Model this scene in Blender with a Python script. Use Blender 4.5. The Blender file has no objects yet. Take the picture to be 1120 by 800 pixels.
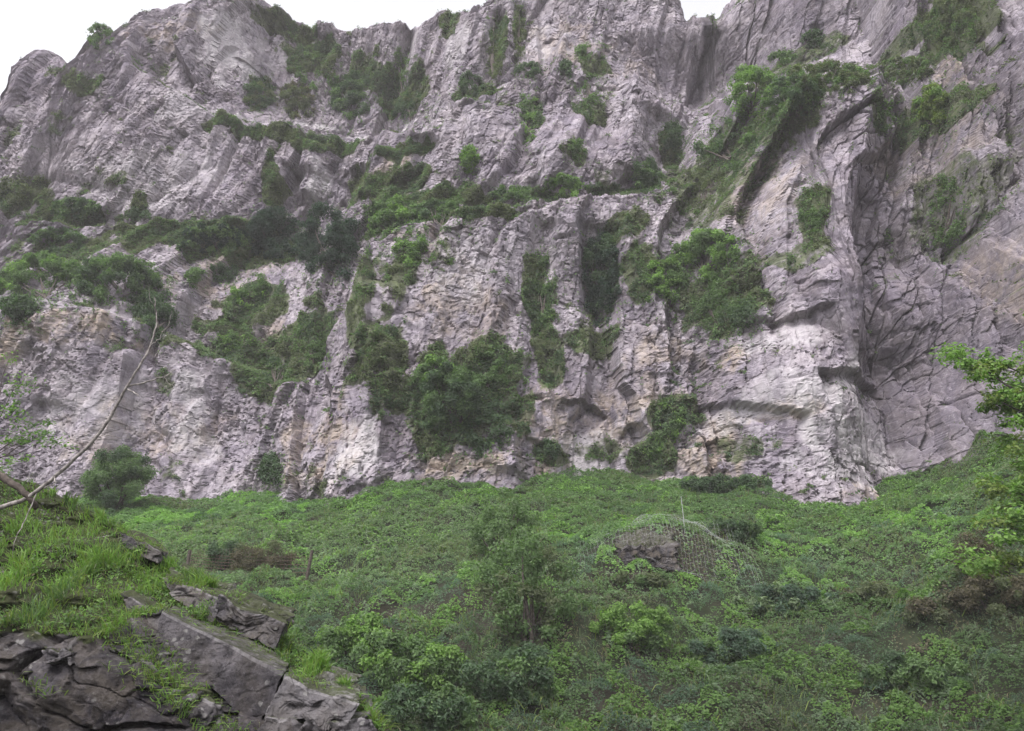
import bpy, math, random
import numpy as np
R = math.radians
rng = np.random.default_rng(7)
random.seed(7)
scn = bpy.context.scene
COL = scn.collection

# ------------------------------------------------------------------ camera
F = 970.0; PITCH = R(18.0)
cam = bpy.data.cameras.new('camera'); camo = bpy.data.objects.new('camera', cam); COL.objects.link(camo)
cam.sensor_fit = 'HORIZONTAL'; cam.sensor_width = 36; cam.lens = 36 * F / 1120
cam.clip_start = 0.1; cam.clip_end = 5000
camo.location = (0, 0, 0); camo.rotation_euler = (math.pi / 2 + PITCH, 0, 0)
scn.camera = camo
CP, SP = math.cos(PITCH), math.sin(PITCH)

def ray(px, py):
    a = (np.asarray(px, float) - 560) / F; b = (400 - np.asarray(py, float)) / F
    return a, CP - b * SP, SP + b * CP
def at(px, py, Y):
    a, c, d = ray(px, py); t = np.asarray(Y, float) / c
    return np.stack(np.broadcast_arrays(a * t, np.asarray(Y, float), d * t), -1)

# ------------------------------------------------------------------ noise
def h32(ix, iy, iz=0, s=0):
    h = (ix.astype(np.int64) * 374761393 + iy.astype(np.int64) * 668265263 + np.asarray(iz).astype(np.int64) * 2147483647 + s * 974634777) & 0xFFFFFFFF
    h = ((h ^ (h >> 13)) * 1274126177) & 0xFFFFFFFF
    h = ((h ^ (h >> 16)) * 2246822519) & 0xFFFFFFFF
    return h ^ (h >> 15)
def r01(ix, iy, iz=0, s=0): return (h32(ix, iy, iz, s) & 0xFFFFFF) / float(0x1000000)
def perlin2(x, y, s=0):
    x0 = np.floor(x); y0 = np.floor(y); fx = x - x0; fy = y - y0
    ix = x0.astype(np.int64); iy = y0.astype(np.int64)
    u = fx * fx * fx * (fx * (fx * 6 - 15) + 10); v = fy * fy * fy * (fy * (fy * 6 - 15) + 10)
    def g(dx, dy):
        a = r01(ix + dx, iy + dy, 0, s) * 2 * np.pi
        return np.cos(a) * (fx - dx) + np.sin(a) * (fy - dy)
    n0 = g(0, 0) * (1 - u) + g(1, 0) * u; n1 = g(0, 1) * (1 - u) + g(1, 1) * u
    return (n0 * (1 - v) + n1 * v) * 1.5
def fbm2(x, y, o=4, s=0, gain=0.5):
    r = 0; a = 1; t = 0
    for k in range(o):
        r = r + a * perlin2(x * 2 ** k + 17.3 * k, y * 2 ** k - 9.1 * k, s + k); t += a; a *= gain
    return r / t
def vnoise3(x, y, z, s=0):
    x0 = np.floor(x); y0 = np.floor(y); z0 = np.floor(z)
    fx, fy, fz = x - x0, y - y0, z - z0
    fx = fx * fx * (3 - 2 * fx); fy = fy * fy * (3 - 2 * fy); fz = fz * fz * (3 - 2 * fz)
    ix, iy, iz = x0.astype(np.int64), y0.astype(np.int64), z0.astype(np.int64)
    r = 0
    for i in (0, 1):
        for j in (0, 1):
            for k in (0, 1):
                r = r + r01(ix + i, iy + j, iz + k, s) * (fx if i else 1 - fx) * (fy if j else 1 - fy) * (fz if k else 1 - fz)
    return r * 2 - 1
def fbm3(x, y, z, o=4, s=0):
    r = 0; a = 1; t = 0
    for k in range(o):
        r = r + a * vnoise3(x * 2 ** k + 7.7 * k, y * 2 ** k, z * 2 ** k, s + k); t += a; a *= 0.5
    return r / t
def worley2(x, y, s=0, jit=0.9):
    x0 = np.floor(x); y0 = np.floor(y); ix = x0.astype(np.int64); iy = y0.astype(np.int64)
    f1 = np.full(x.shape, 9.0); f2 = np.full(x.shape, 9.0)
    bi = np.zeros(x.shape, np.int64); bj = bi.copy(); bdx = np.zeros(x.shape); bdy = np.zeros(x.shape)
    for i in (-1, 0, 1):
        for j in (-1, 0, 1):
            cx = x0 + i + 0.5 + jit * (r01(ix + i, iy + j, 0, s) - 0.5)
            cy = y0 + j + 0.5 + jit * (r01(ix + i, iy + j, 1, s) - 0.5)
            dx = x - cx; dy = y - cy; d = np.maximum(np.abs(dx), np.abs(dy)) * 0.6 + 0.4 * np.sqrt(dx * dx + dy * dy)
            m = d < f1
            f2 = np.where(m, f1, np.minimum(f2, d)); f1 = np.where(m, d, f1)
            bi = np.where(m, ix + i, bi); bj = np.where(m, iy + j, bj); bdx = np.where(m, dx, bdx); bdy = np.where(m, dy, bdy)
    return f1, f2, bi, bj, bdx, bdy
def blocks(x, y, s=0, tilt=0.6, crack=0.5, cw=0.09):
    """fractured rock: every cell has its own step and its own tilt, with an open joint between cells"""
    f1, f2, bi, bj, dx, dy = worley2(x, y, s)
    v = r01(bi, bj, 2, s) * 2 - 1
    v = v + tilt * ((r01(bi, bj, 3, s) * 2 - 1) * dx + (r01(bi, bj, 4, s) * 2 - 1) * dy) * 2
    c = np.clip(1 - (f2 - f1) / cw, 0, 1) * (r01(bi, bj, 5, s) > 0.35)
    return v + crack * c
def sstep(a, b, x):
    t = np.clip((x - a) / (b - a), 0, 1); return t * t * (3 - 2 * t)

class TPS:
    def __init__(s, P, V, reg=1e-3, sc=20.0):
        s.P = np.asarray(P, float) / sc; s.sc = sc; n = len(s.P)
        K = s.phi(s.P[:, None] - s.P[None]); K += reg * np.eye(n)
        A = np.zeros((n + 3, n + 3)); A[:n, :n] = K; A[:n, n] = 1; A[:n, n + 1:] = s.P; A[n, :n] = 1; A[n + 1:, :n] = s.P.T
        s.w = np.linalg.solve(A, np.concatenate([np.asarray(V, float), [0, 0, 0]]))
    @staticmethod
    def phi(d):
        r2 = (d ** 2).sum(-1); return 0.5 * r2 * np.log(r2 + 1e-9)
    def __call__(s, x, y):
        sh = np.broadcast(x, y).shape
        q = np.stack([np.broadcast_to(x, sh).ravel(), np.broadcast_to(y, sh).ravel()], -1) / s.sc
        out = np.empty(len(q)); n = len(s.P)
        for i in range(0, len(q), 20000):
            c = q[i:i + 20000]
            out[i:i + 20000] = s.phi(c[:, None] - s.P[None]) @ s.w[:n] + s.w[n] + c @ s.w[n + 1:]
        return out.reshape(sh)

class Grid2:
    """bilinear lookup"""
    def __init__(s, x0, x1, nx, z0, z1, nz, fn):
        s.x0, s.x1, s.nx, s.z0, s.z1, s.nz = x0, x1, nx, z0, z1, nz
        X, Z = np.meshgrid(np.linspace(x0, x1, nx), np.linspace(z0, z1, nz)); s.v = fn(X, Z)
    def __call__(s, x, z):
        u = np.clip((x - s.x0) / (s.x1 - s.x0) * (s.nx - 1), 0, s.nx - 1.001); v = np.clip((z - s.z0) / (s.z1 - s.z0) * (s.nz - 1), 0, s.nz - 1.001)
        i = u.astype(int); j = v.astype(int); a = u - i; b = v - j
        return (s.v[j, i] * (1 - a) + s.v[j, i + 1] * a) * (1 - b) + (s.v[j + 1, i] * (1 - a) + s.v[j + 1, i + 1] * a) * b

# ------------------------------------------------------------------ object helpers
def tag(o, label=None, cat=None, group=None, kind=None):
    if label: o['label'] = label
    if cat: o['category'] = cat
    if group: o['group'] = group
    if kind: o['kind'] = kind
    return o
def empty(name, loc):
    o = bpy.data.objects.new(name, None); COL.objects.link(o); o.location = loc; o.empty_display_size = 0.3; return o
def link(name, me, mat, parent=None, origin=None):
    o = bpy.data.objects.new(name, me); COL.objects.link(o)
    if mat: me.materials.append(mat)
    if parent is not None:
        o.parent = parent
    return o
def mesh_np(name, V, faces, col=None, smooth=True):
    """faces: list of int arrays (n,k)"""
    me = bpy.data.meshes.new(name); V = np.ascontiguousarray(V, np.float32)
    me.vertices.add(len(V)); me.vertices.foreach_set('co', V.ravel())
    faces = [np.asarray(f, np.int32) for f in faces if len(f)]
    loops = np.concatenate([f.ravel() for f in faces]); tot = np.concatenate([np.full(len(f), f.shape[1], np.int32) for f in faces])
    st = np.concatenate([[0], np.cumsum(tot)[:-1]]).astype(np.int32)
    me.loops.add(len(loops)); me.loops.foreach_set('vertex_index', loops)
    me.polygons.add(len(tot)); me.polygons.foreach_set('loop_start', st)
    me.polygons.foreach_set('use_smooth', np.full(len(tot), smooth, bool))
    if col is not None:
        c = np.ones((len(V), 4), np.float32); c[:, :np.shape(col)[1]] = col
        a = me.color_attributes.new('col', 'FLOAT_COLOR', 'POINT'); a.data.foreach_set('color', c.ravel())
    me.update(calc_edges=True); return me
def gridfaces(nr, nc, flip=False):
    i = np.arange(nr * nc).reshape(nr, nc)
    f = np.stack([i[:-1, :-1], i[:-1, 1:], i[1:, 1:], i[1:, :-1]], -1).reshape(-1, 4)
    return f[:, ::-1] if flip else f
def unit(v): return v / (np.linalg.norm(v, axis=-1, keepdims=True) + 1e-9)

def leaves_geo(P, N, size, col, asp=0.55):
    """folded rhombic leaves"""
    n = len(P); N = unit(N)
    a = rng.normal(size=(n, 3)); T = unit(np.cross(N, a)); B = np.cross(N, T)
    s = np.asarray(size).reshape(-1, 1) * np.ones((n, 1))
    v0 = P - T * s * 0.5; v2 = P + T * s * 0.55 - N * s * 0.12
    v1 = P + B * s * asp * 0.5 + N * s * 0.08; v3 = P - B * s * asp * 0.5 + N * s * 0.08
    V = np.stack([v0, v1, v2, v3], 1).reshape(-1, 3)
    return V, np.arange(4 * n).reshape(-1, 4), np.repeat(col, 4, 0)
def leaf_obj(name, P, N, size, col, mat, parent=None, asp=0.55, loc=None):
    V, f, c = leaves_geo(P, N, size, col, asp)
    if loc is not None: V = V - np.asarray(loc)
    return link(name, mesh_np(name, V, [f], c, smooth=False), mat, parent)
def blades_obj(name, P, D, length, width, col, mat, parent=None, loc=None, droop=0.5):
    n = len(P); D = unit(D); L = np.asarray(length).reshape(-1, 1); W = np.asarray(width).reshape(-1, 1)
    side = unit(np.cross(D, rng.normal(size=(n, 3))))
    out = rng.normal(size=(n, 3)); out[:, 2] = 0; out = unit(out)
    m = P + D * L * 0.55 + out * L * 0.10; t = P + D * L * 0.95 + out * L * droop * rng.uniform(0.4, 1, (n, 1)); t[:, 2] -= (L * droop * 0.35)[:, 0]
    V = np.stack([P - side * W, P + side * W, m + side * W * 0.8, m - side * W * 0.8, t], 1).reshape(-1, 3)
    b = np.arange(n)[:, None] * 5
    if loc is not None: V = V - np.asarray(loc)
    return link(name, mesh_np(name, V, [b + np.array([0, 1, 2, 3]), b + np.array([3, 2, 4])], np.repeat(col, 5, 0), smooth=False), mat, parent)
def tube_geo(pts, rad, n=6, base=0):
    pts = np.asarray(pts, float); rad = np.asarray(rad, float); k = len(pts)
    T = unit(np.gradient(pts, axis=0)); ref = np.array([0.31, 0.82, 0.48]); U = unit(np.cross(T, ref)); W = np.cross(T, U)
    a = np.linspace(0, 2 * np.pi, n, endpoint=False)
    V = (pts[:, None] + rad[:, None, None] * (np.cos(a)[None, :, None] * U[:, None] + np.sin(a)[None, :, None] * W[:, None])).reshape(-1, 3)
    i = np.arange(k * n).reshape(k, n); j = np.roll(i, -1, 1)
    f = np.stack([i[:-1], j[:-1], j[1:], i[1:]], -1).reshape(-1, 4) + base
    return V, f
def tubes_obj(name, lst, mat, parent=None, n=6, loc=None):
    Vs, Fs, b = [], [], 0
    for p, r in lst:
        V, f = tube_geo(p, r, n, b); Vs.append(V); Fs.append(f); b += len(V)
    V = np.concatenate(Vs)
    if loc is not None: V = V - np.asarray(loc)
    return link(name, mesh_np(name, V, [np.concatenate(Fs)]), mat, parent)
def wiggle(p0, p1, n=8, amp=0.1):
    t = np.linspace(0, 1, n)[:, None]; p = np.asarray(p0) * (1 - t) + np.asarray(p1) * t
    w = np.cumsum(rng.normal(size=(n, 3)), 0); w -= w[0] + (w[-1] - w[0]) * t
    return p + w * amp

# ------------------------------------------------------------------ materials
def newmat(name):
    m = bpy.data.materials.new(name); m.use_nodes = True; nt = m.node_tree; nt.nodes.clear()
    out = nt.nodes.new('ShaderNodeOutputMaterial'); return m, nt, out
class NB:
    def __init__(s, nt): s.nt = nt
    def n(s, t, **k):
        o = s.nt.nodes.new(t)
        for a, v in k.items(): setattr(o, a, v)
        return o
    def set(s, sock, v):
        if hasattr(v, 'is_output') or isinstance(v, bpy.types.NodeSocket): s.nt.links.new(v, sock)
        else: sock.default_value = v
    def noise(s, vec, scale, detail=6, rough=0.55, dist=0.0):
        o = s.n('ShaderNodeTexNoise'); s.set(o.inputs['Vector'], vec); o.inputs['Scale'].default_value = scale
        o.inputs['Detail'].default_value = detail; o.inputs['Roughness'].default_value = rough; o.inputs['Distortion'].default_value = dist
        return o.outputs['Fac']
    def ramp(s, fac, stops):
        o = s.n('ShaderNodeValToRGB'); s.set(o.inputs[0], fac); e = o.color_ramp.elements
        while len(e) < len(stops): e.new(0.5)
        for x, (p, c) in zip(e, stops):
            x.position = p; x.color = (c, c, c, 1) if isinstance(c, (int, float)) else (*c, 1)
        return o.outputs[0]
    def mix(s, f, a, b, mode='MIX'):
        o = s.n('ShaderNodeMix', data_type='RGBA', blend_type=mode)
        s.set(o.inputs[0], f); s.set(o.inputs[6], a if not isinstance(a, tuple) else (*a, 1)); s.set(o.inputs[7], b if not isinstance(b, tuple) else (*b, 1))
        return o.outputs[2]
    def math(s, op, a, b=0.0, clamp=False):
        o = s.n('ShaderNodeMath', operation=op, use_clamp=clamp); s.set(o.inputs[0], a); s.set(o.inputs[1], b); return o.outputs[0]
    def mapping(s, vec, scale=(1, 1, 1), rot=(0, 0, 0)):
        o = s.n('ShaderNodeMapping'); s.set(o.inputs[0], vec); o.inputs['Scale'].default_value = scale; o.inputs['Rotation'].default_value = rot; return o.outputs[0]
    def bump(s, h, strength, dist, normal=None):
        o = s.n('ShaderNodeBump'); s.set(o.inputs['Height'], h); o.inputs['Strength'].default_value = strength; o.inputs['Distance'].default_value = dist
        if normal is not None: s.set(o.inputs['Normal'], normal)
        return o.outputs[0]

def rock_material(name, dark, mid, light, warm, sc=1.0, pale=(0.43, 0.41, 0.42), bump_d=0.12, mossc=((0.052, 0.060, 0.034), (0.080, 0.100, 0.042))):
    m, nt, out = newmat(name); b = NB(nt)
    pos = b.n('ShaderNodeNewGeometry').outputs['Position']
    at_ = b.n('ShaderNodeAttribute', attribute_name='col'); sep = b.n('ShaderNodeSeparateColor'); b.set(sep.inputs[0], at_.outputs['Color'])
    veg, wash, warmv = sep.outputs[0], sep.outputs[1], sep.outputs[2]
    big = b.noise(pos, 0.09 * sc, 5, 0.6, 0.6)
    med = b.noise(pos, 0.55 * sc, 7, 0.65, 0.4)
    fine = b.noise(pos, 2.8 * sc, 7, 0.7)
    stre = b.noise(b.mapping(pos, (1.0, 1.0, 0.14), (0.0, R(14), 0)), 0.8 * sc, 6, 0.62, 0.3)
    c = b.mix(b.ramp(big, [(0.36, 0.0), (0.64, 1.0)]), mid, light)
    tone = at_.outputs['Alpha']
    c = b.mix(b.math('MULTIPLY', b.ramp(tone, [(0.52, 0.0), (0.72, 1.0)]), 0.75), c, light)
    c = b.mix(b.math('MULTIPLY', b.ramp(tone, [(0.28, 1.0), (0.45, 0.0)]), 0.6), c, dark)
    c = b.mix(b.math('MULTIPLY', b.ramp(med, [(0.40, 1.0), (0.54, 0.0)]), 0.55), c, dark)
    c = b.mix(b.math('MULTIPLY', b.ramp(stre, [(0.36, 1.0), (0.5, 0.0)]), 0.6), c, dark)
    c = b.mix(b.math('MULTIPLY', b.ramp(fine, [(0.54, 0.0), (0.66, 1.0)]), 0.6), c, light)
    c = b.mix(b.math('MULTIPLY', b.ramp(fine, [(0.32, 1.0), (0.46, 0.0)]), 0.75), c, dark)
    # open joints and bedding cracks, dark with dirt
    wv = b.n('ShaderNodeVectorMath', operation='ADD'); nt.links.new(pos, wv.inputs[0]); nn = b.n('ShaderNodeTexNoise'); nt.links.new(pos, nn.inputs['Vector']); nn.inputs['Scale'].default_value = 0.8 * sc; nn.inputs['Detail'].default_value = 4
    nt.links.new(b.mix(0.55, nn.outputs['Color'], (0.5, 0.5, 0.5)), wv.inputs[1])
    for k_, (sc3, w_, am) in enumerate([((0.75, .4, 0.42), .030, .75), ((1.5, .8, 2.0), .035, .55)]):
        ve = b.n('ShaderNodeTexVoronoi', feature='DISTANCE_TO_EDGE'); b.set(ve.inputs['Vector'], b.mapping(wv.outputs[0], sc3)); ve.inputs['Scale'].default_value = 1.0 * sc
        lm_ = b.math('MULTIPLY', b.ramp(ve.outputs['Distance'], [(0.0, 1.0), (w_, 0.0)]), b.ramp(b.noise(pos, 0.5 * sc + k_, 3), [(0.42, 0.0), (0.58, 1.0)]))
        c = b.mix(b.math('MULTIPLY', lm_, am), c, (dark[0] * .5, dark[1] * .5, dark[2] * .5))
    wn = b.ramp(b.noise(pos, 0.42 * sc, 6, 0.7, 0.5), [(0.42, 0.0), (0.60, 1.0)])
    c = b.mix(b.math('MULTIPLY', wn, b.math('ADD', 0.10, b.math('MULTIPLY', warmv, 0.9)), True), c, warm)
    pn = b.ramp(b.noise(b.mapping(pos, (1, 1, 0.28)), 0.7 * sc, 6, 0.7), [(0.34, 0.0), (0.56, 1.0)])
    c = b.mix(b.math('MULTIPLY', pn, wash, True), c, pale)
    # lichen, moss and turf growing on the rock
    vn = b.noise(pos, 1.3 * sc, 6, 0.7)
    vf = b.math('ADD', b.math('MULTIPLY', veg, 1.5), b.math('SUBTRACT', vn, 0.92))
    vf = b.ramp(vf, [(0.12, 0.0), (0.34, 0.9)])
    moss = b.mix(b.ramp(med, [(0.38, 0.0), (0.62, 1.0)]), mossc[0], mossc[1])
    c = b.mix(vf, c, moss)
    p = b.n('ShaderNodeBsdfPrincipled'); b.set(p.inputs['Base Color'], c); p.inputs['Roughness'].default_value = 0.92; p.inputs['Specular IOR Level'].default_value = 0.15
    hh = b.math('ADD', b.math('MULTIPLY', b.noise(pos, 1.6 * sc, 8, 0.68), 1.0), b.math('MULTIPLY', fine, 0.5))
    vo = b.n('ShaderNodeTexVoronoi', feature='F1', distance='CHEBYCHEV'); b.set(vo.inputs['Vector'], pos); vo.inputs['Scale'].default_value = 1.9 * sc
    hh = b.math('ADD', hh, b.math('MULTIPLY', vo.outputs['Distance'], -0.7))
    if sc > 2:      # lichen spots on the near rock
        li = b.n('ShaderNodeTexVoronoi', feature='F1'); b.set(li.inputs['Vector'], pos); li.inputs['Scale'].default_value = 9.0
        lf = b.math('MULTIPLY', b.ramp(b.math('ADD', li.outputs['Distance'], b.math('MULTIPLY', b.math('SUBTRACT', fine, .5), .9)), [(0.20, 1.0), (0.30, 0.0)]), b.ramp(b.noise(pos, 2.2, 4), [(0.48, 0.0), (0.62, 1.0)]))
        c = b.mix(b.math('MULTIPLY', lf, .75), c, (0.17, 0.165, 0.16)); b.set(p.inputs['Base Color'], c)
    b.set(p.inputs['Normal'], b.bump(hh, 1.0 if sc > 2 else 0.6, bump_d / sc * (1.8 if sc > 2 else 1)))
    nt.links.new(p.outputs[0], out.inputs[0]); return m

def leaf_material(name='leaf', trans=0.45, rough=0.55):
    m, nt, out = newmat(name); b = NB(nt)
    a = b.n('ShaderNodeAttribute', attribute_name='col').outputs['Color']
    p = b.n('ShaderNodeBsdfPrincipled'); b.set(p.inputs['Base Color'], a); p.inputs['Roughness'].default_value = rough; p.inputs['Specular IOR Level'].default_value = 0.25
    t = b.n('ShaderNodeBsdfTranslucent'); b.set(t.inputs[0], b.mix(1.0, a, (1.0, 1.25, 0.55), 'MULTIPLY'))
    mx = b.n('ShaderNodeMixShader'); mx.inputs[0].default_value = trans
    nt.links.new(p.outputs[0], mx.inputs[1]); nt.links.new(t.outputs[0], mx.inputs[2]); nt.links.new(mx.outputs[0], out.inputs[0]); return m
def plain_noise(name, c1, c2, scale, rough=0.9, bd=0.02, bs=0.6, c3=None):
    m, nt, out = newmat(name); b = NB(nt); pos = b.n('ShaderNodeNewGeometry').outputs['Position']
    nz = b.noise(pos, scale, 7, 0.65)
    c = b.mix(b.ramp(nz, [(0.38, 0.0), (0.62, 1.0)]), c1, c2)
    if c3: c = b.mix(b.ramp(b.noise(pos, scale * 0.21, 5, 0.6), [(0.45, 0.0), (0.6, 1.0)]), c, c3)
    p = b.n('ShaderNodeBsdfPrincipled'); b.set(p.inputs['Base Color'], c); p.inputs['Roughness'].default_value = rough; p.inputs['Specular IOR Level'].default_value = 0.2
    b.set(p.inputs['Normal'], b.bump(b.noise(pos, scale * 2.2, 6, 0.7), bs, bd)); nt.links.new(p.outputs[0], out.inputs[0]); return m

M_CLIFF = rock_material('limestone', (0.098, 0.085, 0.106), (0.192, 0.165, 0.204), (0.320, 0.292, 0.320), (0.33, 0.27, 0.21))
M_NEAR = rock_material('dark_limestone', (0.005, 0.0047, 0.006), (0.016, 0.0142, 0.018), (0.085, 0.078, 0.084), (0.09, 0.076, 0.058), sc=6.0, pale=(0.20, 0.19, 0.195), bump_d=0.10, mossc=((0.022, 0.024, 0.012), (0.042, 0.052, 0.018)))
M_SOIL = plain_noise('hillside_soil', (0.018, 0.024, 0.012), (0.030, 0.038, 0.018), 1.1, bd=0.1, c3=(0.034, 0.030, 0.022))
M_LEAF = leaf_material('leaf')
M_GRASS = leaf_material('grass_blade', 0.4, 0.5)
M_BARK = plain_noise('bark', (0.035, 0.028, 0.024), (0.10, 0.085, 0.075), 9, bd=0.01)
M_DEAD = plain_noise('weathered_wood', (0.10, 0.088, 0.085), (0.30, 0.275, 0.26), 14, bd=0.006)
M_POST = plain_noise('old_post_wood', (0.035, 0.028, 0.025), (0.085, 0.07, 0.06), 12, bd=0.01)
M_WIRE = plain_noise('galvanised_wire', (0.30, 0.31, 0.32), (0.45, 0.46, 0.46), 20, rough=0.5, bd=0.001)
M_RUST = plain_noise('rusty_wire', (0.07, 0.05, 0.04), (0.15, 0.11, 0.085), 20, rough=0.8, bd=0.001)

# ------------------------------------------------------------------ cliff: large shape
# three tiers of near-vertical face, each set back behind the ledge on top of the one below; (photo x, photo y, distance)
TIER_A = [(-260,560,76),(-260,340,80),(0,545,69),(0,345,72),(80,545,67),(80,345,69.5),(150,545,67),(150,350,70),(205,550,67.5),(205,375,71),(265,548,69),(265,405,73),(300,545,69.3),(310,430,72.6),(335,553,66),(338,450,70),(347,410,71.3),(370,545,62.5),(380,340,68),
 (400,543,62.5),(405,400,65.5),(410,262,69.5),(480,530,63.5),(480,400,66),(480,238,69.5),(560,532,64.5),(560,400,66.5),(560,222,70),(640,522,66.5),(640,400,68.5),(630,215,72),(655,300,72.5),(700,522,68.5),(700,400,70.5),(700,300,72),(705,208,75),
 (760,528,66),(765,400,68),(770,300,71.5),(775,215,76),(780,165,79),(830,540,60.5),(830,420,62),(835,300,65.5),(830,200,70),(825,115,74.5),(890,552,58),(890,430,60),(890,300,62),(880,200,64.5),(880,105,67.5),(935,552,58.5),(935,430,60),(935,300,62),(932,190,64.5),(932,95,67.5),
 (985,532,62),(985,400,64.5),(988,280,66.5),(990,180,67.5),(990,95,69),(1060,520,57.5),(1060,300,59.5),(1065,150,62),(1070,0,66),(1120,500,53.5),(1120,300,55.5),(1120,100,58.5),(1120,-50,62),(1300,500,43),(1300,300,45),(1300,100,48),(1300,-100,51)]
TIER_B = [(-260,330,86),(-260,240,98),(-260,100,104),(0,330,77),(0,235,87),(0,110,93),(90,330,75),(100,255,84.5),(110,225,86),(100,150,88),(95,60,91),(170,330,76),(180,262,84),(190,240,85.5),(200,170,87.5),(190,100,90),(250,385,77),(260,262,85),(270,235,87),(265,140,90),(330,390,77),(340,262,86),(330,225,88.5),(330,150,91),
 (395,320,76),(400,240,82),(410,155,86),(470,225,78.5),(470,155,82),(530,215,77),(525,110,80.5),(600,205,77.5),(600,100,81),(660,200,79),(660,95,82.5),(720,195,80.5),(725,110,85),(770,160,82),(770,125,86),(830,110,90),(950,90,92),(1100,60,94)]
TIER_C = [(-260,110,120),(0,100,108),(130,55,97),(130,20,99),(200,95,95),(200,0,98),(260,125,95),(265,0,98),(300,130,100),(310,30,104),(370,138,102),(370,30,105),(430,140,100),(440,30,103),(490,105,92),(500,10,95),(560,92,88.5),(560,-20,92),(620,85,86.5),(620,-30,90.5),(690,90,88),(700,-30,92),(735,105,91),(740,0,94.5),(777,100,97),(779,38,103),(805,100,89),(805,0,95),
 (870,85,79),(880,0,83),(930,80,76),(950,0,80.5),(1000,65,74),(1010,-10,77),(1060,30,70.5),(1070,-20,72),(1300,-20,60),(600,-160,98),(800,-160,100),(950,-160,88),(1120,-160,75),(1300,-160,62)]
def tier(L, reg=3e-3):
    c = np.array(L, float); p = at(c[:, 0], c[:, 1], c[:, 2]); return TPS(p[:, [0, 2]], c[:, 2], reg=reg)
tA, tB, tC = tier(TIER_A), tier(TIER_B), tier(TIER_C)
XL, XR, ZL, ZH = -92.0, 66.0, -2.0, 118.0
def hit(px, py, fn, y0=25.0, y1=125.0, n=500):
    """first point of the ray through (px,py) on the face y = fn(x,z)"""
    px = np.atleast_1d(np.asarray(px, float)); py = np.atleast_1d(np.asarray(py, float)); a, c, d = ray(px, py)
    ys = np.linspace(y0, y1, n)[None]; t = ys / c[:, None]; g = fn(a[:, None] * t, d[:, None] * t) - ys
    k = np.argmax(g <= 0, 1); k = np.where((g <= 0).any(1), k, n - 1); r = np.arange(len(px)); k0 = np.maximum(k - 1, 0)
    g0, g1 = g[r, k0], g[r, k]; w = np.clip(g0 / (g0 - g1 + 1e-9), 0, 1); Y = ys[0][k0] * (1 - w) + ys[0][k] * w
    t = Y / c; return np.stack([a * t, Y, d * t], -1)

def edge_line(pts, fn): p = hit([q[0] for q in pts], [q[1] for q in pts], fn); return p[:, [0, 2]]
_e1 = edge_line([(-260,335),(0,338),(60,336),(130,343),(165,355),(200,372),(255,402),(305,432),(330,425),(350,395),(378,335),(402,264),(440,248),(480,236),(540,224),(600,212),(660,208),(712,204),(745,188),(775,160),(800,118),(850,100),(920,90),(985,84)], tA)
_e1 = np.concatenate([_e1, [[_e1[-1, 0] + 2.0, _e1[-1, 1] + 10], [_e1[-1, 0] + 3.5, 140], [90, 140]]])
_e2 = edge_line([(135,60),(180,90),(222,119),(262,133),(300,139),(390,146),(462,149),(478,140),(500,112),(560,97),(650,88),(700,96),(735,112),(760,122),(776,128)], tB)
_e2 = np.concatenate([[[-120, 140], [_e2[0, 0] - 4.0, 140], [_e2[0, 0] - 1.5, _e2[0, 1] + 5]], _e2])
def _sorted(e): e = e[np.argsort(e[:, 0], kind='stable')]; return e
_e1, _e2 = _sorted(_e1), _sorted(_e2)
_bp = np.array([(p[0], p[2]) for p in at([0,150,265,330,400,560,700,830,930,990,1060,1120,1300],[545,545,548,553,545,532,522,540,553,532,520,500,500],[69,67,69,64.5,62.5,64.5,68.5,60.5,58.5,62,57.5,53.5,43])])
def _mac(X, Z):
    Zc = np.maximum(Z, np.interp(X, _bp[:, 0], _bp[:, 1]) - 0.5)
    A, B, C = (np.clip(f(X, Zc), 30, 130) for f in (tA, tB, tC))
    wob = 0.9 * fbm2(X / 4.0, X * 0 + 1.7, 3, 41) + 0.4 * fbm2(X / 1.3, X * 0, 2, 42)
    z1 = np.interp(X, _e1[:, 0], _e1[:, 1]) + wob; z2 = np.maximum(np.interp(X, _e2[:, 0], _e2[:, 1]), np.interp(X, _e1[:, 0], _e1[:, 1])) - wob * .8
    z2 = np.where(X > _e2[-1, 0] + 1.0, z1, z2)
    B = np.maximum(B, A + 1.0); C = np.maximum(C, np.where(X > _e2[-1, 0] + 1, A, B) + 0.6)
    s1 = sstep(0, 1.3, Z - z1); s2 = sstep(0, 1.3, Z - z2)
    Y = A * (1 - s1) + B * s1; return Y * (1 - s2) + C * s2
MAC = Grid2(XL, XR, 520, ZL, ZH, 400, _mac)

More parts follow.
